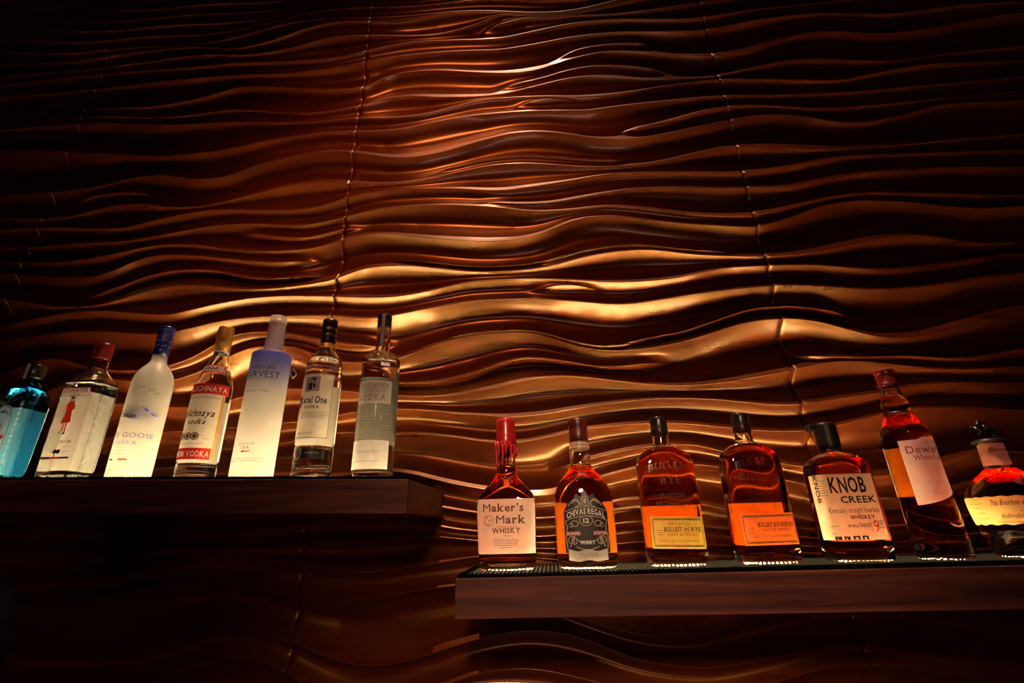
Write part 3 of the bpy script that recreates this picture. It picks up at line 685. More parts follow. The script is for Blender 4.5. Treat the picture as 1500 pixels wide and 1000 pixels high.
# --- conical-necked bottle with gold cap and red bands
b, sh = start('vodka_bottle', 'clear bottle with gold cap, sloping neck and red banded label', -.706, True, UP,
    rd((0, .0335), (.003, .0355), (.010, .036), (.028, .036), (.0295, .0350), (.031, .036), (.10, .036), (.182, .0365), (.194, .0358), (.212, .031), (.236, .0225), (.256, .0160), (.264, .0150), (.268, .0138), (.300, .0135)), 'glass', 'water', .222)
cap(b, 'screw_cap', 'gold_cap', rd((.271, .0146), (.271, .0152), (.300, .0156), (.326, .0158), (.3295, .0150), (.3300, .008)), 0)
cs = Shape(rd((.27, .0152), (.33, .0158)), 0)
Ink(cs, .0006).oval(.006, .298, .006, .007, ring=.0012).oval(-.014, .298, .006, .007, ring=.0012).build('cap_print', 'orange_print', b)
cap(b, 'cap_ring', 'white', rd((.2665, .0145), (.2665, .0152), (.2705, .0152), (.2705, .0140)), 0)
lab = sheet(sh, 'neck_label', 'red', b, -.038, .034, .216, .236)
Ink(sh, .0008).rect(-.036, .032, .219, .233).build('neck_panel', 'white', lab)
Ink(sh, .0011).text('Stoli', .004, .2225, .0075, .028, bold=1, shear=.35).build('lettering', 'black', lab)
lab = sheet(sh, 'label', 'cream', b, -.056, .050, .036, .190)
for q in ((-.056, .056, .168, .190), (-.056, .042, .036, .058)): Ink(sh, .0008).rect(*q).build('red_band', 'red', lab)
Ink(sh, .0008).rect(.043, .050, .036, .166).build('gold_stripe', 'gold', lab)
Ink(sh, .0012).text('STOLICHNAYA', .004, .1735, .0105, .092, bold=1).text('PREMIUM VODKA', -.004, .0415, .0105, .086, bold=1).build('lettering', 'white', lab)
k = Ink(sh, .0009).text('Stolichnaya', -.004, .121, .0135, .078, bold=1, shear=.45).text('vodka', .004, .105, .0105, .036, bold=1, shear=.45).lines(-.030, .040, (.158, .161))
k.build('script_lettering', 'brown', lab)
k = Ink(sh, .0009)
for a in (-.020, -.006, .008): k.oval(a, .081, .0075, .0075, ring=.0022).oval(a, .081, .0042, .0042)
k.lines(-.022, .024, (.066,)).lines(.022, .034, (.076,)).build('medal_print', 'brown', lab)
sheet(sh, 'back_label', 'white', b, -.050, .050, .036, .165, centre=sh.half(.1))

# --- frosted cylinder with blue shoulder
b, sh = start('vodka_bottle', 'frosted cylindrical bottle with violet-blue shoulder and pale stopper', -.588, True, UP,
    rd((0, .0385), (.002, .0395), (.10, .0395), (.250, .0395), (.2585, .0392), (.2615, .0380), (.2625, .034), (.2628, .024), (.2640, .0200)), 'harvest', None)
sh_n = Shape(rd((.2642, .0205), (.270, .0194), (.300, .0182), (.335, .0170)), 0)
mesh_obj('neck', *(lambda g: (g.v, g.f))(loft(sh_n.rings, caps=(False, False))), 'harvest_neck', b, smooth=True)
cap(b, 'stopper', 'cream', rd((.334, .0172), (.334, .0180), (.3395, .0182), (.3400, .0174), (.349, .0176), (.3515, .0165), (.3517, .008)), 0)
Ink(sh_n, .0006).stroke([(.003, .325), (.007, .3205), (.012, .326)], .0009).build('neck_print', 'brown', b)
g = Geo(); g.tube([(.0222*math.cos(t), .0222*math.sin(t), .266+.0035*math.sin(t*1.0+.6)) for t in np.linspace(0, 2*math.pi, 36, endpoint=False)], .0007, 6, True)
g.tube([(.0222*math.cos(t), .0222*math.sin(t), .2685-.002*math.sin(t+1)) for t in np.linspace(0, 2*math.pi, 36, endpoint=False)], .0007, 6, True)
g.tube([(.020, .010, .267), (.031, .014, .264), (.0400, .017, .256), (.0440, .016, .232)], .0006, 6)
cord = g.build('neck_cord', 'string', b, smooth=True)
tg = Geo(); q = .0095
tg.add([(.0450+dx*.55*q, .016+dx*.55*q-.0006*e, .222+dz*q) for e in (0, 1) for dx, dz in ((0, 1.2), (1, 0), (0, -1.2), (-1, 0))], [(0, 1, 2, 3), (7, 6, 5, 4), (0, 4, 5, 1), (1, 5, 6, 2), (2, 6, 7, 3), (3, 7, 4, 0)])
tgo = tg.build('hang_tag', 'white', b); q = .0080
mesh_obj('tag_face', [(.0450+dx*.55*q, .016+dx*.55*q-.0009, .2225+dz*q) for dx, dz in ((0, 1.2), (1, 0), (0, -1.2), (-1, 0))], [(0, 3, 2, 1)], 'black', tgo)
k = Ink(sh, .0006).text('AMERICAN', .008, .2185, .0072, .046, serif=1, track=.05).text('HARVEST', .004, .2005, .0130, .078, serif=1).rect(-.030, .036, .1975, .1981).text('ORGANIC SPIRIT', .002, .1695, .0042, .056, track=.15)
k.text('SNAKE RIVER', .002, .0630, .0036, .032, track=.1).text('USA', .002, .0545, .0058, .016).lines(-.030, .038, (.036, .0315)); k.build('lettering', 'black', b)
Ink(sh, .0006).rect(-.004, .0015, .0485, .0515).build('flag_print', 'black', b); Ink(sh, .0006).poly([(.0015, .0485), (.012, .0497), (.013, .0515), (.0015, .0512)]).build('flag_print', 'red', b)

# --- dome-shouldered bottle with black cap
b, sh = start('vodka_bottle', 'clear dome-shouldered bottle with black cap and tall cream label', -.466, True, UP,
    rd((0, .0345), (.003, .0365), (.022, .037), (.0235, .0360), (.025, .037), (.060, .037), (.0615, .0360), (.063, .0370), (.10, .037), (.213, .037), (.2145, .0360), (.216, .037), (.2215, .037), (.2230, .0360), (.2245, .0368), (.236, .0355), (.250, .0300), (.262, .0215), (.270, .0160), (.282, .0148), (.300, .014)), 'glass', 'water', .245)
cap(b, 'screw_cap', 'black_cap', rd((.2835, .0150), (.2835, .0156), (.305, .0156), (.3060, .0150), (.3072, .0156), (.319, .0158), (.3200, .0150), (.3212, .0158), (.336, .0158), (.3400, .0150), (.3402, .008)), 0)
Ink(Shape(rd((.28, .0157), (.34, .0157)), 0), .0005).frame(.001, .009, .289, .301, .0010).rect(.003, .007, .291, .299).build('cap_mark', 'maroon_print', b)
lab = sheet(Shape(rd((.26, .0182), (.283, .0152)), 0), 'neck_band', 'gold', b, -.044, .044, .2715, .2825)
lab = sheet(sh, 'label', 'cream', b, -.048, .040, .074, .206)
Ink(sh, .0009).frame(-.047, .0385, .0755, .2045, .0009).text('Ketel One', .001, .1445, .0135, .056, bold=1, serif=1).text('VODKA', .001, .1335, .0060, .030, bold=1, serif=1, track=.1).lines(-.020, .028, (.126, .1225, .119, .1155)).text('IMPORTED', -.006, .0825, .0040, .034, track=.15).build('lettering', 'black', lab)
Ink(sh, .0007).rect(-.036, -.024, .128, .161).build('red_block', 'red', lab)
Ink(sh, .0012).text('K', -.029, .138, .019, .012, bold=1, serif=1).build('initial', 'black', lab)
Ink(sh, .0008).rect(-.017, .012, .169, .199).build('picture', 'silver', lab); Ink(sh, .0010).poly([(-.012, .172), (-.002, .172), (-.002, .185), (.004, .190), (.004, .197), (-.004, .197), (-.012, .186)]).rect(.000, .004, .176, .184).frame(-.017, .012, .169, .199, .0008).build('picture_lines', 'black', lab)
lo = sheet(sh, 'lower_label', 'black', b, -.046, .038, .036, .055)
Ink(sh, .0009).oval(-.016, .047, .010, .013).build('crest', 'gold', lo); Ink(sh, .0011).oval(-.016, .047, .0055, .008).build('crest_centre', 'violet', lo)
Ink(sh, .0009).text('IMPORTED', .014, .045, .0034, .024).build('lettering', 'silver', lo)
sheet(sh, 'back_label', 'white', b, -.054, .054, .070, .195, centre=sh.half(.1))

# --- flat-shouldered cylinder with engraved scene
b, sh = start('vodka_bottle', 'clear straight cylindrical bottle with grey engraved scene, rightmost on the left shelf', -.343, True, UP,
    rd((0, .037), (.002, .0388), (.006, .039), (.10, .039), (.238, .039), (.247, .0382), (.2525, .0345), (.2545, .0270), (.2555, .0190), (.258, .0160), (.264, .0148), (.300, .0148), (.318, .0148), (.3185, .0148)), 'glass', 'water', .238, base_t=.014)
cap(b, 'stopper', 'black_cap', rd((.3190, .0145), (.3190, .0150), (.3250, .0152), (.3258, .0145), (.327, .0152), (.333, .0152), (.3338, .0145), (.335, .0152), (.3460, .0152), (.3482, .0145), (.3484, .008)), 0)
ns = Shape(rd((.26, .0153), (.35, .0155)), 0)
lab = sheet(ns, 'neck_strip', 'silver', b, -.002, .0075, .272, .3475, off=.0006)
Ink(ns, .0011).frame(-.002, .0075, .272, .3475, .0011).lines(.0012, .0040, (.30, .304, .308, .312, .316, .320)).build('strip_border', 'black', lab)
lab = sheet(sh, 'label', 'clear_print', b, -.036, .040, .142, .189)
Ink(sh, .0009).text('COLD RIVER', .002, .1745, .0085, .062, serif=1).rect(-.034, .032, .1705, .1711).text('VODKA', -.001, .1475, .0130, .058, serif=1, track=.12).lines(-.026, .028, (.1650,)).build('lettering', 'grey', lab)
lab = sheet(sh, 'lower_label', 'white', b, -.043, .043, .016, .070)
k = Ink(sh, .0008)
k.stroke([(-.022+.0009*i, .048+.0035*math.sin(i*.9)*(.5+.5*math.sin(i*.37))) for i in range(52)], .0007).lines(-.026, .024, (.030,)).build('script_lettering', 'grey', lab)
bl = sheet(sh, 'back_scene', 'engraved', b, -.075, .075, .070, .212, off=.0003, centre=sh.half(.1), n=40)
# --- square-faced bourbon with red wax
b, sh = start('whiskey_bottle', 'squat whiskey bottle dipped in dripping red wax with cream label', -.081, False, LOW,
    [(0, .047, .030, 3.5), (.003, .0495, .0330, 4), (.010, .0500, .0335, 4.5), (.060, .0520, .0350, 5), (.108, .0540, .0360, 5), (.118, .0530, .0355, 4.5), (.130, .0465, .0330, 3.6), (.144, .0330, .0270, 2.8), (.155, .0225, .0215, 2.2), (.163, .0190, .0190, 2), (.176, .0180, .0180, 2), (.215, .0172, .0172, 2), (.248, .0165, .0165, 2)], 'glass', 'dark_amber', .176, base_t=.011)
wx = cap(b, 'wax_cap', 'red_wax', rd((.2085, .0176), (.2085, .0190), (.2200, .0196), (.2260, .0202), (.2300, .0196), (.2500, .0188), (.2600, .0186), (.2660, .0176), (.2685, .0150), (.2690, .006)), 0)
wg = Geo(); r = random.Random(11)
for i in range(13):                                    # runs of wax down the neck
    t = 2*math.pi*i/13+r.uniform(-.1, .1); L = [.016, .030, .012, .024, .034, .010, .020, .028, .014, .032, .012, .026, .018][i]
    wg.tube([(math.cos(t)*q, math.sin(t)*q, z) for z, q in ((.222, .0186), (.212, .0186), (.2085-L*.5, .0182), (.2085-L*.9, .0184), (.2085-L, .0182))], [.0042, .0040, .0026, .0030, .0012], 10)
wg.build('wax_drips', 'red_wax', wx, smooth=True)
sl = Ink(sh, .0022); sl.oval(.002, .1475, .0105, .0085, ring=.0022).oval(.002, .1475, .0060, .0048, ring=.0014).build('glass_seal', 'emboss_amber', b)
r = random.Random(4)
lab = sheet(sh, 'label', 'cream', b, -.0560, .0560, lambda a: .0265+.0005*math.sin(a*2900), lambda a: .1165+.0005*math.sin(a*2700+1), n=110, m=8)
k = Ink(sh, .0009).text("Maker's", -.004, .0955, .0128, .072, bold=1, serif=1).text('Mark', .0095, .0755, .0130, .052, bold=1, serif=1).text('WHISKY', .001, .0595, .0082, .050, bold=1, serif=1, track=.05)
k.oval(-.0300, .0805, .0082, .0085, ring=.0008).text('S', -.0325, .0835, .0040).text('IV', -.0275, .0775, .0045, serif=1).stroke([(-.039, .0745), (-.036, .0765), (-.034, .0730), (-.031, .0755), (-.029, .0728)], .0008)
k.lines(-.017, .020, (.0695,)).lines(-.006, .010, (.0545,)).lines(-.022, .022, (.0485, .0455)).lines(-.020, .020, (.0425, .0395)).lines(-.012, .012, (.0360,)); k.build('lettering', 'brown', lab)

# --- oval scotch with dark ornate label
b, sh = start('whiskey_bottle', 'round-shouldered scotch bottle with maroon capsule and dark ornate shield label', .0595, False, LOW,
    [(0, .048, .033, 2.6), (.003, .0515, .0360, 2.8), (.010, .0525, .0370, 2.8), (.060, .0530, .0375, 2.7), (.106, .0530, .0375, 2.6), (.122, .0515, .0370, 2.5), (.138, .0460, .0345, 2.3), (.152, .0360, .0290, 2.1), (.162, .0250, .0225, 2), (.170, .0205, .0205, 2), (.178, .0192, .0192, 2), (.190, .0195, .0195, 2), (.198, .0185, .0185, 2), (.203, .0178, .0178, 2), (.235, .0165, .0165, 2)], 'glass', 'light_amber', .171, base_t=.012)
cap(b, 'capsule', 'maroon_cap', rd((.2160, .0178), (.2160, .0182), (.2280, .0178), (.2420, .0176), (.2435, .0170), (.2450, .0177), (.2580, .0180), (.2608, .0172), (.2610, .008)), 0)
ns = Shape(rd((.2, .0184), (.218, .0182)), 0)
bd = sheet(ns, 'neck_band', 'kraft', b, -.0575, .0575, .2025, .2165, off=.0006, n=48, m=2)
Ink(ns, .0010).rect(-.057, .057, .2030, .2042).rect(-.057, .057, .2148, .2160).lines(-.020, .022, (.2085, .2105)).build('band_print', 'brown', bd)
Ink(sh, .0016).text('1801', 0, .1465, .0058, .026, bold=1).rect(-.006, .006, .1535, .1575).build('embossed_lettering', 'emboss_amber', b)
def shield_lo(a): t = abs(a)/.034; return .0140+.006*(t**2)
def shield_hi(a):
    t = abs(a)/.040; return .092+.030*max(0, 1-(t*1.05)**1.6)**.8+.004*math.cos(a*420)*(t < .8)
lab = sheet(sh, 'label', 'black', b, -.0385, .0385, lambda a: .0250 if abs(a) > .034 else shield_lo(a), shield_hi, n=60, m=8)
k = Ink(sh, .0008)
for sx in (-1, 1):                                     # scrollwork, thistles and side flourishes
    k.stroke([(sx*(.006+.0235*t), .100+.014*math.sin(t*3.1)*(1-t*.35)) for t in np.linspace(0, 1, 14)], .0016)
    k.stroke([(sx*(.016+.006*math.cos(t)), .104+.005*math.sin(t)) for t in np.linspace(0, 5.0, 16)], .0013)
    k.stroke([(sx*(.027+.005*math.cos(t)), .045+.006*math.sin(t)) for t in np.linspace(-1, 4.2, 16)], .0013)
    k.stroke([(sx*(.030-.012*t), .034+.026*t) for t in np.linspace(0, 1, 6)], .0016)
    k.stroke([(sx*.034, .030), (sx*.036, .050), (sx*.033, .066), (sx*.0365, .076)], .0013)
    k.oval(sx*.020, .0715, .0065, .0052, ring=.0012).oval(sx*.0265, .0690, .0034, .0040, ring=.0010)
    k.oval(sx*.022, .0440, .0050, .0060, ring=.0012)
k.oval(0, .1085, .0065, .0085, ring=.0014).oval(0, .1085, .0030, .0048).oval(0, .0760, .0120, .0085, ring=.0011)
k.stroke([(a, .0355-.006*math.cos(a*75)) for a in np.linspace(-.019, .019, 12)], .0011).stroke([(a, .0470-.006*math.cos(a*75)) for a in np.linspace(-.019, .019, 12)], .0011)
k.stroke([(a, .0990-.008*(a/.037)**2) for a in np.linspace(-.037, .037, 16)], .0012).stroke([(a, .0835-.008*(a/.037)**2) for a in np.linspace(-.037, .037, 16)], .0012); k.build('scrollwork', 'silver', lab)
Ink(sh, .0012).text('CHIVAS REGAL', 0, .0870, .0092, .066, bold=1, serif=1, arc=.0075).build('lettering', 'white', lab)
k = Ink(sh, .0012).text('12', 0, .0725, .0072, .0100, bold=1).text('WHISKY', 0, .0385, .0054, .026, bold=1, serif=1).text('BLENDED', -.0225, .0535, .0044, .022, bold=1, serif=1).text('SCOTCH', .0225, .0535, .0044, .022, bold=1, serif=1).build('lettering', 'white', lab)
for q in (-.0345, .0105): Ink(sh, .0010).rect(q, q+.024, .0520, .0592).build('maroon_panel', 'maroon_print', lab)
scl = sheet(sh, 'scroll_label', 'silver', b, -.033, .033, lambda a: .0125+.0012*math.cos(a*190), lambda a: .0290+.0016*math.cos(a*190), off=.0011, n=44, m=3)
Ink(sh, .0015).lines(-.016, .016, (.0235, .0205, .0175)).build('lettering', 'grey', scl)
sheet(sh, 'back_label', 'white', b, -.045, .045, .022, .108, centre=sh.half(.06))

# --- two flat flasks with raised lettering
def flask(x, label, kind):
    b, sh = start('whiskey_bottle', label, x, False, LOW,
        [(0, .046, .024, 4), (.003, .0495, .0275, 4.5), (.010, .0500, .0285, 5), (.080, .0500, .0290, 5), (.160, .0500, .0290, 5), (.176, .0490, .0285, 4.5), (.188, .0430, .0265, 3.6), (.197, .0310, .0225, 2.8), (.2020, .0190, .0175, 2.2), (.2050, .0155, .0155, 2), (.215, .0148, .0148, 2), (.228, .0145, .0145, 2), (.240, .0140, .0140, 2)], 'glass', 'amber', .197, base_t=.013)
    cp = cap(b, 'stopper', 'black_cap', rd((.2240, .0140), (.2240, .0158), (.2340, .0160), (.2350, .0155), (.2500, .0158), (.2560, .0155), (.2575, .0145), (.2576, .007)), 0)
    cs = Shape(rd((.22, .0160), (.26, .0158)), 0)
    Ink(cs, .0006).lines(-.012, .018, (.2270, .2305, .2345, .2385)).rect(.000, .0015, .240, .257).rect(.008, .0095, .240, .257).build('cap_print', 'brown', cp)
    k = Ink(sh, .0010)
    k.text('BULLEIT', .001, .1600, .0125, .072, bold=1, arc=.007)
    if kind: k.text('BOURBON', .001, .1350, .0115, .070, bold=1)
    else: k.text('RYE', .001, .1330, .0130, .034, bold=1)
    k.text('FRONTIER', .001, .1085, .0085, .046, bold=1).text('WHISKEY', .001, .0935, .0095, .060, bold=1)
    k.build('embossed_lettering', 'emboss_amber', b)
    pv = (0, .053); rot = -1.5 if not kind else 0.8
    z0, z1 = (.0270, .0780) if not kind else (.0290, .0790)
    lab = sheet(sh, 'label', 'orange' if kind else 'yellow', b, -.0430, .0480, lambda a: z0+.0005*math.sin(a*2900), lambda a: z1+.0004*math.sin(a*2700), n=100, rot=rot, pivot=pv)
    k = Ink(sh, .0009, rot=rot, pivot=pv).frame(-.0405, .0455, z0+.003, z1-.003, .0009).frame(-.0385, .0435, z0+.0055, z1-.0055, .0005).lines(-.0375, .0420, (z0+.0035, z1-.0050), .0016)
    if kind: k.text('BULLEIT BOURBON', .012, .0575, .0068, .058, bold=1, serif=1).text('FRONTIER WHISKEY', .012, .0505, .0044, .046, serif=1, track=.1).text('KENTUCKY STRAIGHT BOURBON', .004, .0405, .0042, .060, serif=1)
    else: k.text('SMALL BATCH', .004, .0645, .0046, .036, serif=1, track=.08).text('BULLEIT', -.0065, .0540, .0070, .030, bold=1, serif=1).text('95', .0165, .0540, .0060, .0072, bold=1).oval(.0165, .0570, .0062, .0058, ring=.0006).text('RYE', .0320, .0540, .0070, .016, bold=1, serif=1).text('AMERICAN WHISKEY', .010, .0470, .0042, .052, serif=1, track=.15).text('STRAIGHT 100% RYE MASH WHISKEY', .002, .0375, .0034, .068)
    k.lines(-.034, -.024, (.0555, .0520, .0485)).build('lettering', 'brown', lab)
    sheet(sh, 'back_label', 'white', b, -.046, .046, .028, .098, centre=sh.half(.06))
flask(.2135, 'flat flask bottle with black stopper and yellow-green label', 0)
flask(.3665, 'flat flask bottle with black stopper and bright orange label', 1)

# --- broad rectangular bourbon flask with black wax
b, sh = start('whiskey_bottle', 'broad rectangular bourbon bottle sealed in black wax with pale bold-lettered label', .516, False, LOW,
    [(0, .045, .026, 5), (.003, .0475, .0285, 6), (.010, .0480, .0290, 7), (.080, .0482, .0292, 7), (.148, .0482, .0292, 7), (.158, .0470, .0285, 6), (.168, .0400, .0260, 4), (.175, .0270, .0215, 2.6), (.179, .0185, .0180, 2), (.186, .0160, .0160, 2), (.215, .0155, .0155, 2)], 'glass', 'dark_amber', .168, base_t=.013)
wx = cap(b, 'wax_cap', 'black_wax', rd((.1840, .0165), (.1840, .0192), (.1950, .0190), (.2150, .0186), (.2260, .0188), (.2315, .0180), (.2330, .0160), (.2333, .007)), 0)
g = Geo().box(-.0320, -.0130, -.0075, .0075, .2200, .2320); g.build('pull_tab', 'black_wax', wx, bevel=.002)
Geo().tube([(-.0290, -.003, .2205), (-.0285, -.004, .2080), (-.0250, -.005, .1960), (-.0235, -.005, .1880), (-.0215, -.005, .1800)], .0008, 6).build('pull_string', 'black_wax', wx, smooth=True)
lab = sheet(sh, 'label', 'pale_yellow', b, -.0760, .0400, .0330, .1390, n=60)
k = Ink(sh, .0009).text('KNOB', -.005, .1085, .0245, .060, bold=1).text('CREEK', .007, .0915, .0105, .058, bold=1).text('Kentucky straight bourbon', -.004, .0755, .0085, .080).text('WHISKEY', .006, .0655, .0060, .040, bold=1).text('SMALL', -.012, .0530, .0040, .018, bold=1, serif=1).text('batch', .008, .0530, .0075, .018)
k.text('aged', .0335, .0600, .0040, .009).text('nine', .0335, .0560, .0030, .007).text('years', .0335, .0500, .0040, .010).lines(-.048, -.036, (.0545,)).lines(-.048, -.042, (.0430,))
k.lines(-.054, -.040, (.128, .124, .120, .116, .112, .108, .104))
for a, wd, ch in ((-.040, .0095, 'K'), (-.027, .0100, 'N'), (-.012, .0110, 'O'), (.002, .0100, 'B')):        # the tops of the next row of letters, cut by the label's edge
    k.rect(a-wd/2, a-wd/2+.0032, .0335, .0390); k.rect(a+wd/2-.0032, a+wd/2, .0335, .0390)
    if ch in 'OB': k.rect(a-wd/2, a+wd/2, .0372, .0395)
    if ch in 'KN': k.poly([(a-wd/2+.003, .0390), (a-wd/2+.006, .0390), (a+wd/2-.002, .0336), (a+wd/2-.005, .0336)])
k.build('lettering', 'black', lab)
Ink(sh, .0009).text('KNOB', -.0625, .1150, .0105, .046, bold=1, turn=-1).build('side_lettering', 'brown', lab)
Ink(sh, .0009).text('9', .0245, .0445, .0185, .0085).rect(.0165, .0169, .044, .064).build('age_numeral', 'red', lab)
sheet(sh, 'side_strip', 'maroon_print', b, .0405, .0500, .045, .128)
sheet(sh, 'back_label', 'white', b, -.040, .040, .030, .110, centre=sh.half(.06))

# --- tall round scotch with swollen neck
b, sh = start('whiskey_bottle', 'tall round scotch bottle with red cap, bulging neck and slanted white label', .6525, False, LOW,
    rd((0, .0365), (.003, .0390), (.010, .0400), (.030, .0392), (.060, .0380), (.130, .0372), (.190, .0374), (.204, .0378), (.214, .0365), (.223, .0310), (.233, .0255), (.240, .0222), (.246, .0212), (.2510, .0220), (.258, .0225), (.266, .0215), (.278, .0180), (.290, .0150), (.300, .0145), (.320, .0140)), 'glass', 'light_amber', .276, base_t=.024, wall_t=.0030)
cp = cap(b, 'screw_cap', 'red_cap', rd((.2975, .0150), (.2975, .0165), (.3020, .0167), (.3028, .0157), (.3240, .0159), (.3248, .0165), (.3290, .0166), (.3300, .0150), (.3301, .008)), 0)
k = Ink(Shape(rd((.29, .0159), (.33, .0160)), 0), .0006); k.text('Dewars', .000, .3095, .0058, .022, shear=.35).rect(-.006, .010, .3070, .3076).build('cap_lettering', 'gold', cp)
g = loft(smooth_rings(rd((.2385, .0218), (.2400, .0238), (.2430, .0242), (.2460, .0238), (.2475, .0214)), 1), caps=(False, False)); g.build('glass_collar', 'emboss_amber', b, smooth=True)
def dl_lo(a): t = (a+.036)/.070; return .084+.020*max(0, t)**1.6 if a < .035 else .086+.020+.030*((a-.035)/.012)**1.5*.6
lab = sheet(sh, 'label', 'white', b, -.036, .045, dl_lo, lambda a: .1920+.0045*math.cos((a-.006)*110)*(abs(a-.006) < .0142), n=40, m=10)
k = Ink(sh, .0009).text("Dewar's", .002, .1690, .0125, .060, serif=1).text('White Label', .006, .1570, .0085, .054, serif=1); k.build('lettering', 'maroon_print', lab)
k = Ink(sh, .0009).lines(-.014, .040, (.1510,)).lines(-.020, .038, (.1440, .1385, .1330))
for a, z in ((-.016, .1000), (.000, .1060), (.014, .1090), (.026, .1130)): k.oval(a, z, .0072, .0072, ring=.0007).oval(a, z, .0042, .0042, ring=.0006)
k.oval(.006, .1865, .0066, .0066, ring=.0012).oval(.006, .1865, .0034, .0034).stroke([(-.010, .120), (-.004, .124), (.004, .119), (.012, .123), (.020, .120)], .0007); k.build('small_print', 'kraft', lab)['kind'] = 'stuff'
Ink(sh, .0008).stroke([(-.002+.052*t, .058-.014*math.sin(t*2.4+.2)+.040*t*t) for t in np.linspace(0, 1, 20)], .0016).stroke([(.000+.048*t, .054-.010*math.sin(t*2.4+.2)+.037*t*t) for t in np.linspace(0, 1, 20)], .0010).build('swoosh_line', 'kraft', b)
sheet(sh, 'back_label', 'white', b, -.040, .040, .100, .186, centre=sh.half(.1))

# --- round faceted bourbon with horse stopper, at the right edge
b, sh = start('whiskey_bottle', 'round faceted bourbon bottle with horse-and-jockey stopper at the right edge', .791, False, LOW,
    [(0, .043, .043, 2.3), (.003, .0455, .0455, 2.4), (.012, .0460, .0460, 2.4), (.050, .0535, .0535, 2.3), (.075, .0580, .0580, 2.2), (.088, .0590, .0590, 2.2), (.100, .0570, .0570, 2.2), (.120, .0440, .0440, 2.1), (.136, .0265, .0265, 2), (.142, .0195, .0195, 2), (.150, .0180, .0180, 2), (.183, .0165, .0165, 2), (.186, .0165, .0165, 2)], 'glass', 'dark_amber', .139, base_t=.034)
ns = Shape(rd((.14, .0186), (.19, .0170)), 0)
nl = sheet(ns, 'neck_label', 'kraft', b, -.040, .040, .1460, .1830, off=.0006, n=30)
Ink(ns, .0011).text("Blanton's", .000, .1690, .0070, .034, shear=.4).lines(-.008, .022, (.1640, .1610, .1580, .1550)).build('lettering', 'black', nl)
st = cap(b, 'stopper', 'cork_collar', rd((.1835, .0165), (.1835, .0212), (.1875, .0215), (.1910, .0205), (.1925, .0160), (.1930, .006)), 0)
cap(b, 'spout_ring', 'cork_collar', rd((.186, .0212), (.187, .024), (.189, .024), (.190, .0212)), 0)
# the little pewter horse and rider, facing left
skv = [(.002, 0, .2100, .0052), (-.006, 0, .2105, .0056), (.009, 0, .2105, .0054), (-.011, 0, .2150, .0036), (-.0145, 0, .2185, .0027), (-.0185, 0, .2165, .0020), (-.0215, 0, .2140, .0015),
       (-.0085, -.0025, .2045, .0020), (-.0125, -.0028, .2010, .0014), (-.0165, -.0028, .1985, .0012), (-.0070, .0025, .2040, .0020), (-.0080, .0028, .1985, .0014), (-.0105, .0028, .1935, .0012),
       (.0115, -.0025, .2045, .0024), (.0095, -.0028, .1990, .0015), (.0130, -.0028, .1935, .0012), (.0125, .0025, .2045, .0024), (.0155, .0028, .1990, .0015), (.0190, .0028, .1955, .0012), (.0145, 0, .2115, .0018), (.0200, 0, .2085, .0012)]
ske = [(0, 1), (0, 2), (1, 3), (3, 4), (4, 5), (5, 6), (1, 7), (7, 8), (8, 9), (1, 10), (10, 11), (11, 12), (2, 13), (13, 14), (14, 15), (2, 16), (16, 17), (17, 18), (2, 19), (19, 20)]
jkv = [(.002, 0, .2165, .0034), (-.001, 0, .2210, .0034), (-.0045, 0, .2240, .0032), (-.0070, 0, .2275, .0030), (-.0085, -.0030, .2215, .0014), (-.0120, -.0015, .2190, .0012), (-.002, -.0052, .2140, .0018), (.001, -.0056, .2090, .0014), (-.002, .0052, .2140, .0018), (.001, .0056, .2090, .0014)]
jke = [(0, 1), (1, 2), (2, 3), (2, 4), (4, 5), (0, 6), (6, 7), (0, 8), (8, 9)]
def skinned(name, verts, edges, mat, parent):
    me = bpy.data.meshes.new(name); me.from_pydata([v[:3] for v in verts], edges, []); me.materials.append(MAT[mat])
    o = bpy.data.objects.new(name, me); COL.objects.link(o); o.parent = parent
    o.modifiers.new('skin', 'SKIN'); 
    for i, v in enumerate(verts): me.skin_vertices[0].data[i].radius = (v[3], v[3])
    me.skin_vertices[0].data[0].use_root = True
    s = o.modifiers.new('smooth', 'SUBSURF'); s.levels = 1; s.render_levels = 1
    return o
skinned('horse', skv, ske, 'pewter', st); skinned('jockey', jkv, jke, 'pewter', st)
lab = sheet(sh, 'label', 'gold_paper', b, -.125, .075, lambda a: .0500+.0010*math.sin(a*300), lambda a: .0940+.0007*math.sin(a*340+1), n=70)
k = Ink(sh, .0009).text('This Bourbon whiskey', -.040, .0800, .0085, .062, shear=.35).text('Individually', -.042, .0600, .0072, .034, shear=.35).lines(-.066, -.010, (.0535,)).lines(-.036, .000, (.0700,))
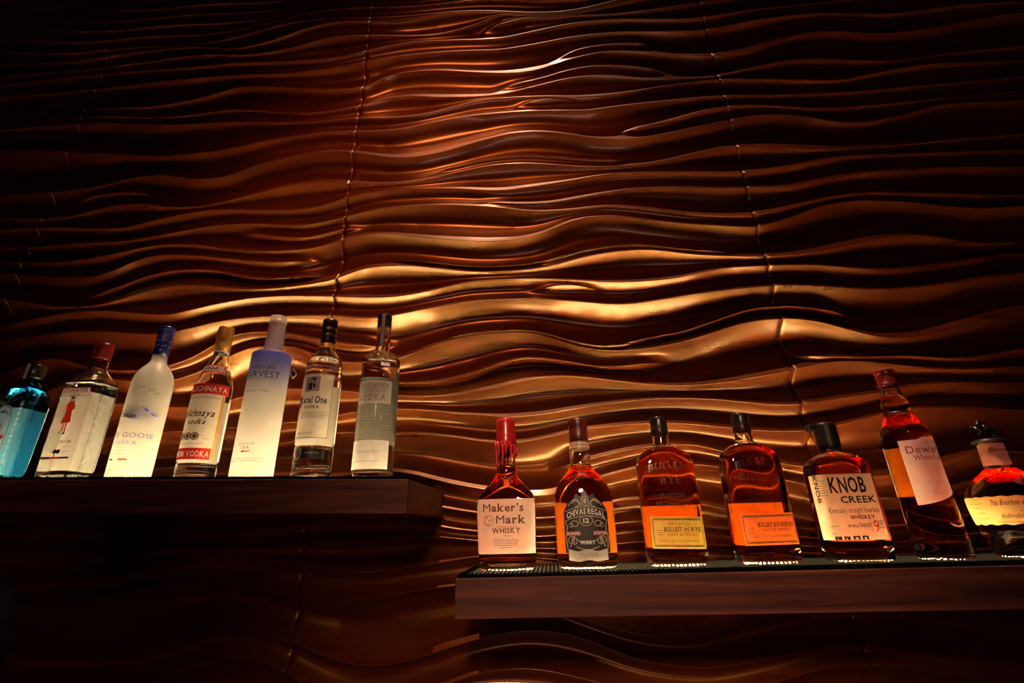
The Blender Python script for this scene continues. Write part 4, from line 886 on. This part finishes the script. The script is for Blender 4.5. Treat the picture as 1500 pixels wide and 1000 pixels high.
k.lines(-.108, -.082, (.0830,)).lines(-.106, -.088, (.0760,)).lines(-.104, -.080, (.0680,)).lines(-.100, -.076, (.0590,)); k.build('lettering', 'brown', lab)
Ink(sh, .0010).oval(-.004, .1160, .0180, .0070).build('shoulder_seal', 'emboss_clear', b)

# ------------------------------------------------------------------ footed glass bowl at the left edge, on the counter below the shelves
CT = EYE-.44
ct = Geo().box(-2.4, 2.2, .45, 1.06, CT-.04, CT).build('back_counter', 'shelf', bevel=.004); tag(ct, 'dark wooden back counter running below the shelves', 'counter')
bx, by, bz = -.832, .66, EYE-.128
MAT['smoke_glass'] = principled('smoky_cut_glass', (0.006, 0.005, 0.008), 0.12, spec=0.6)
v = empty('glass_goblet', (bx, by, CT+.0005), 'dark round cut-glass goblet cut off at the lower left edge', 'goblet')
h = bz-CT
prof = [(h-.098, .006), (h-.095, .022), (h-.085, .045), (h-.062, .068), (h-.032, .083), (h, .088), (h+.030, .084), (h+.055, .074), (h+.070, .064)]
vv, ff = [], []; n = 22
for i, (z, r) in enumerate(prof):
    for k in range(n):
        t = 2*math.pi*(k+.5*(i % 2))/n; rr = r*(1.0+.012*(k % 2)); vv.append((rr*math.cos(t), rr*math.sin(t), z))
for i in range(len(prof)-1):
    for k in range(n):
        k2 = (k+1) % n; a_, b_, c_, d_ = i*n+k, i*n+k2, (i+1)*n+k2, (i+1)*n+k
        ff += [(a_, b_, d_), (b_, c_, d_)] if i % 2 == 0 else [(a_, b_, c_), (a_, c_, d_)]
bo = mesh_obj('bowl', vv, ff, 'smoke_glass', v)
so = bo.modifiers.new('thickness', 'SOLIDIFY'); so.thickness = .004
Geo().tube([(.064*math.cos(t), .064*math.sin(t), h+.070) for t in np.linspace(0, 2*math.pi, 40, endpoint=False)], .0024, 8, True).build('rim', 'smoke_glass', v, smooth=True)
cap(v, 'stem', 'smoke_glass', rd((.006, .014), (.012, .008), (.06, .006), (h-.12, .007), (h-.094, .016)), 1, 20)
cap(v, 'foot', 'smoke_glass', rd((0, .046), (.003, .047), (.006, .040), (.010, .014), (.012, .008)), 0, 32)
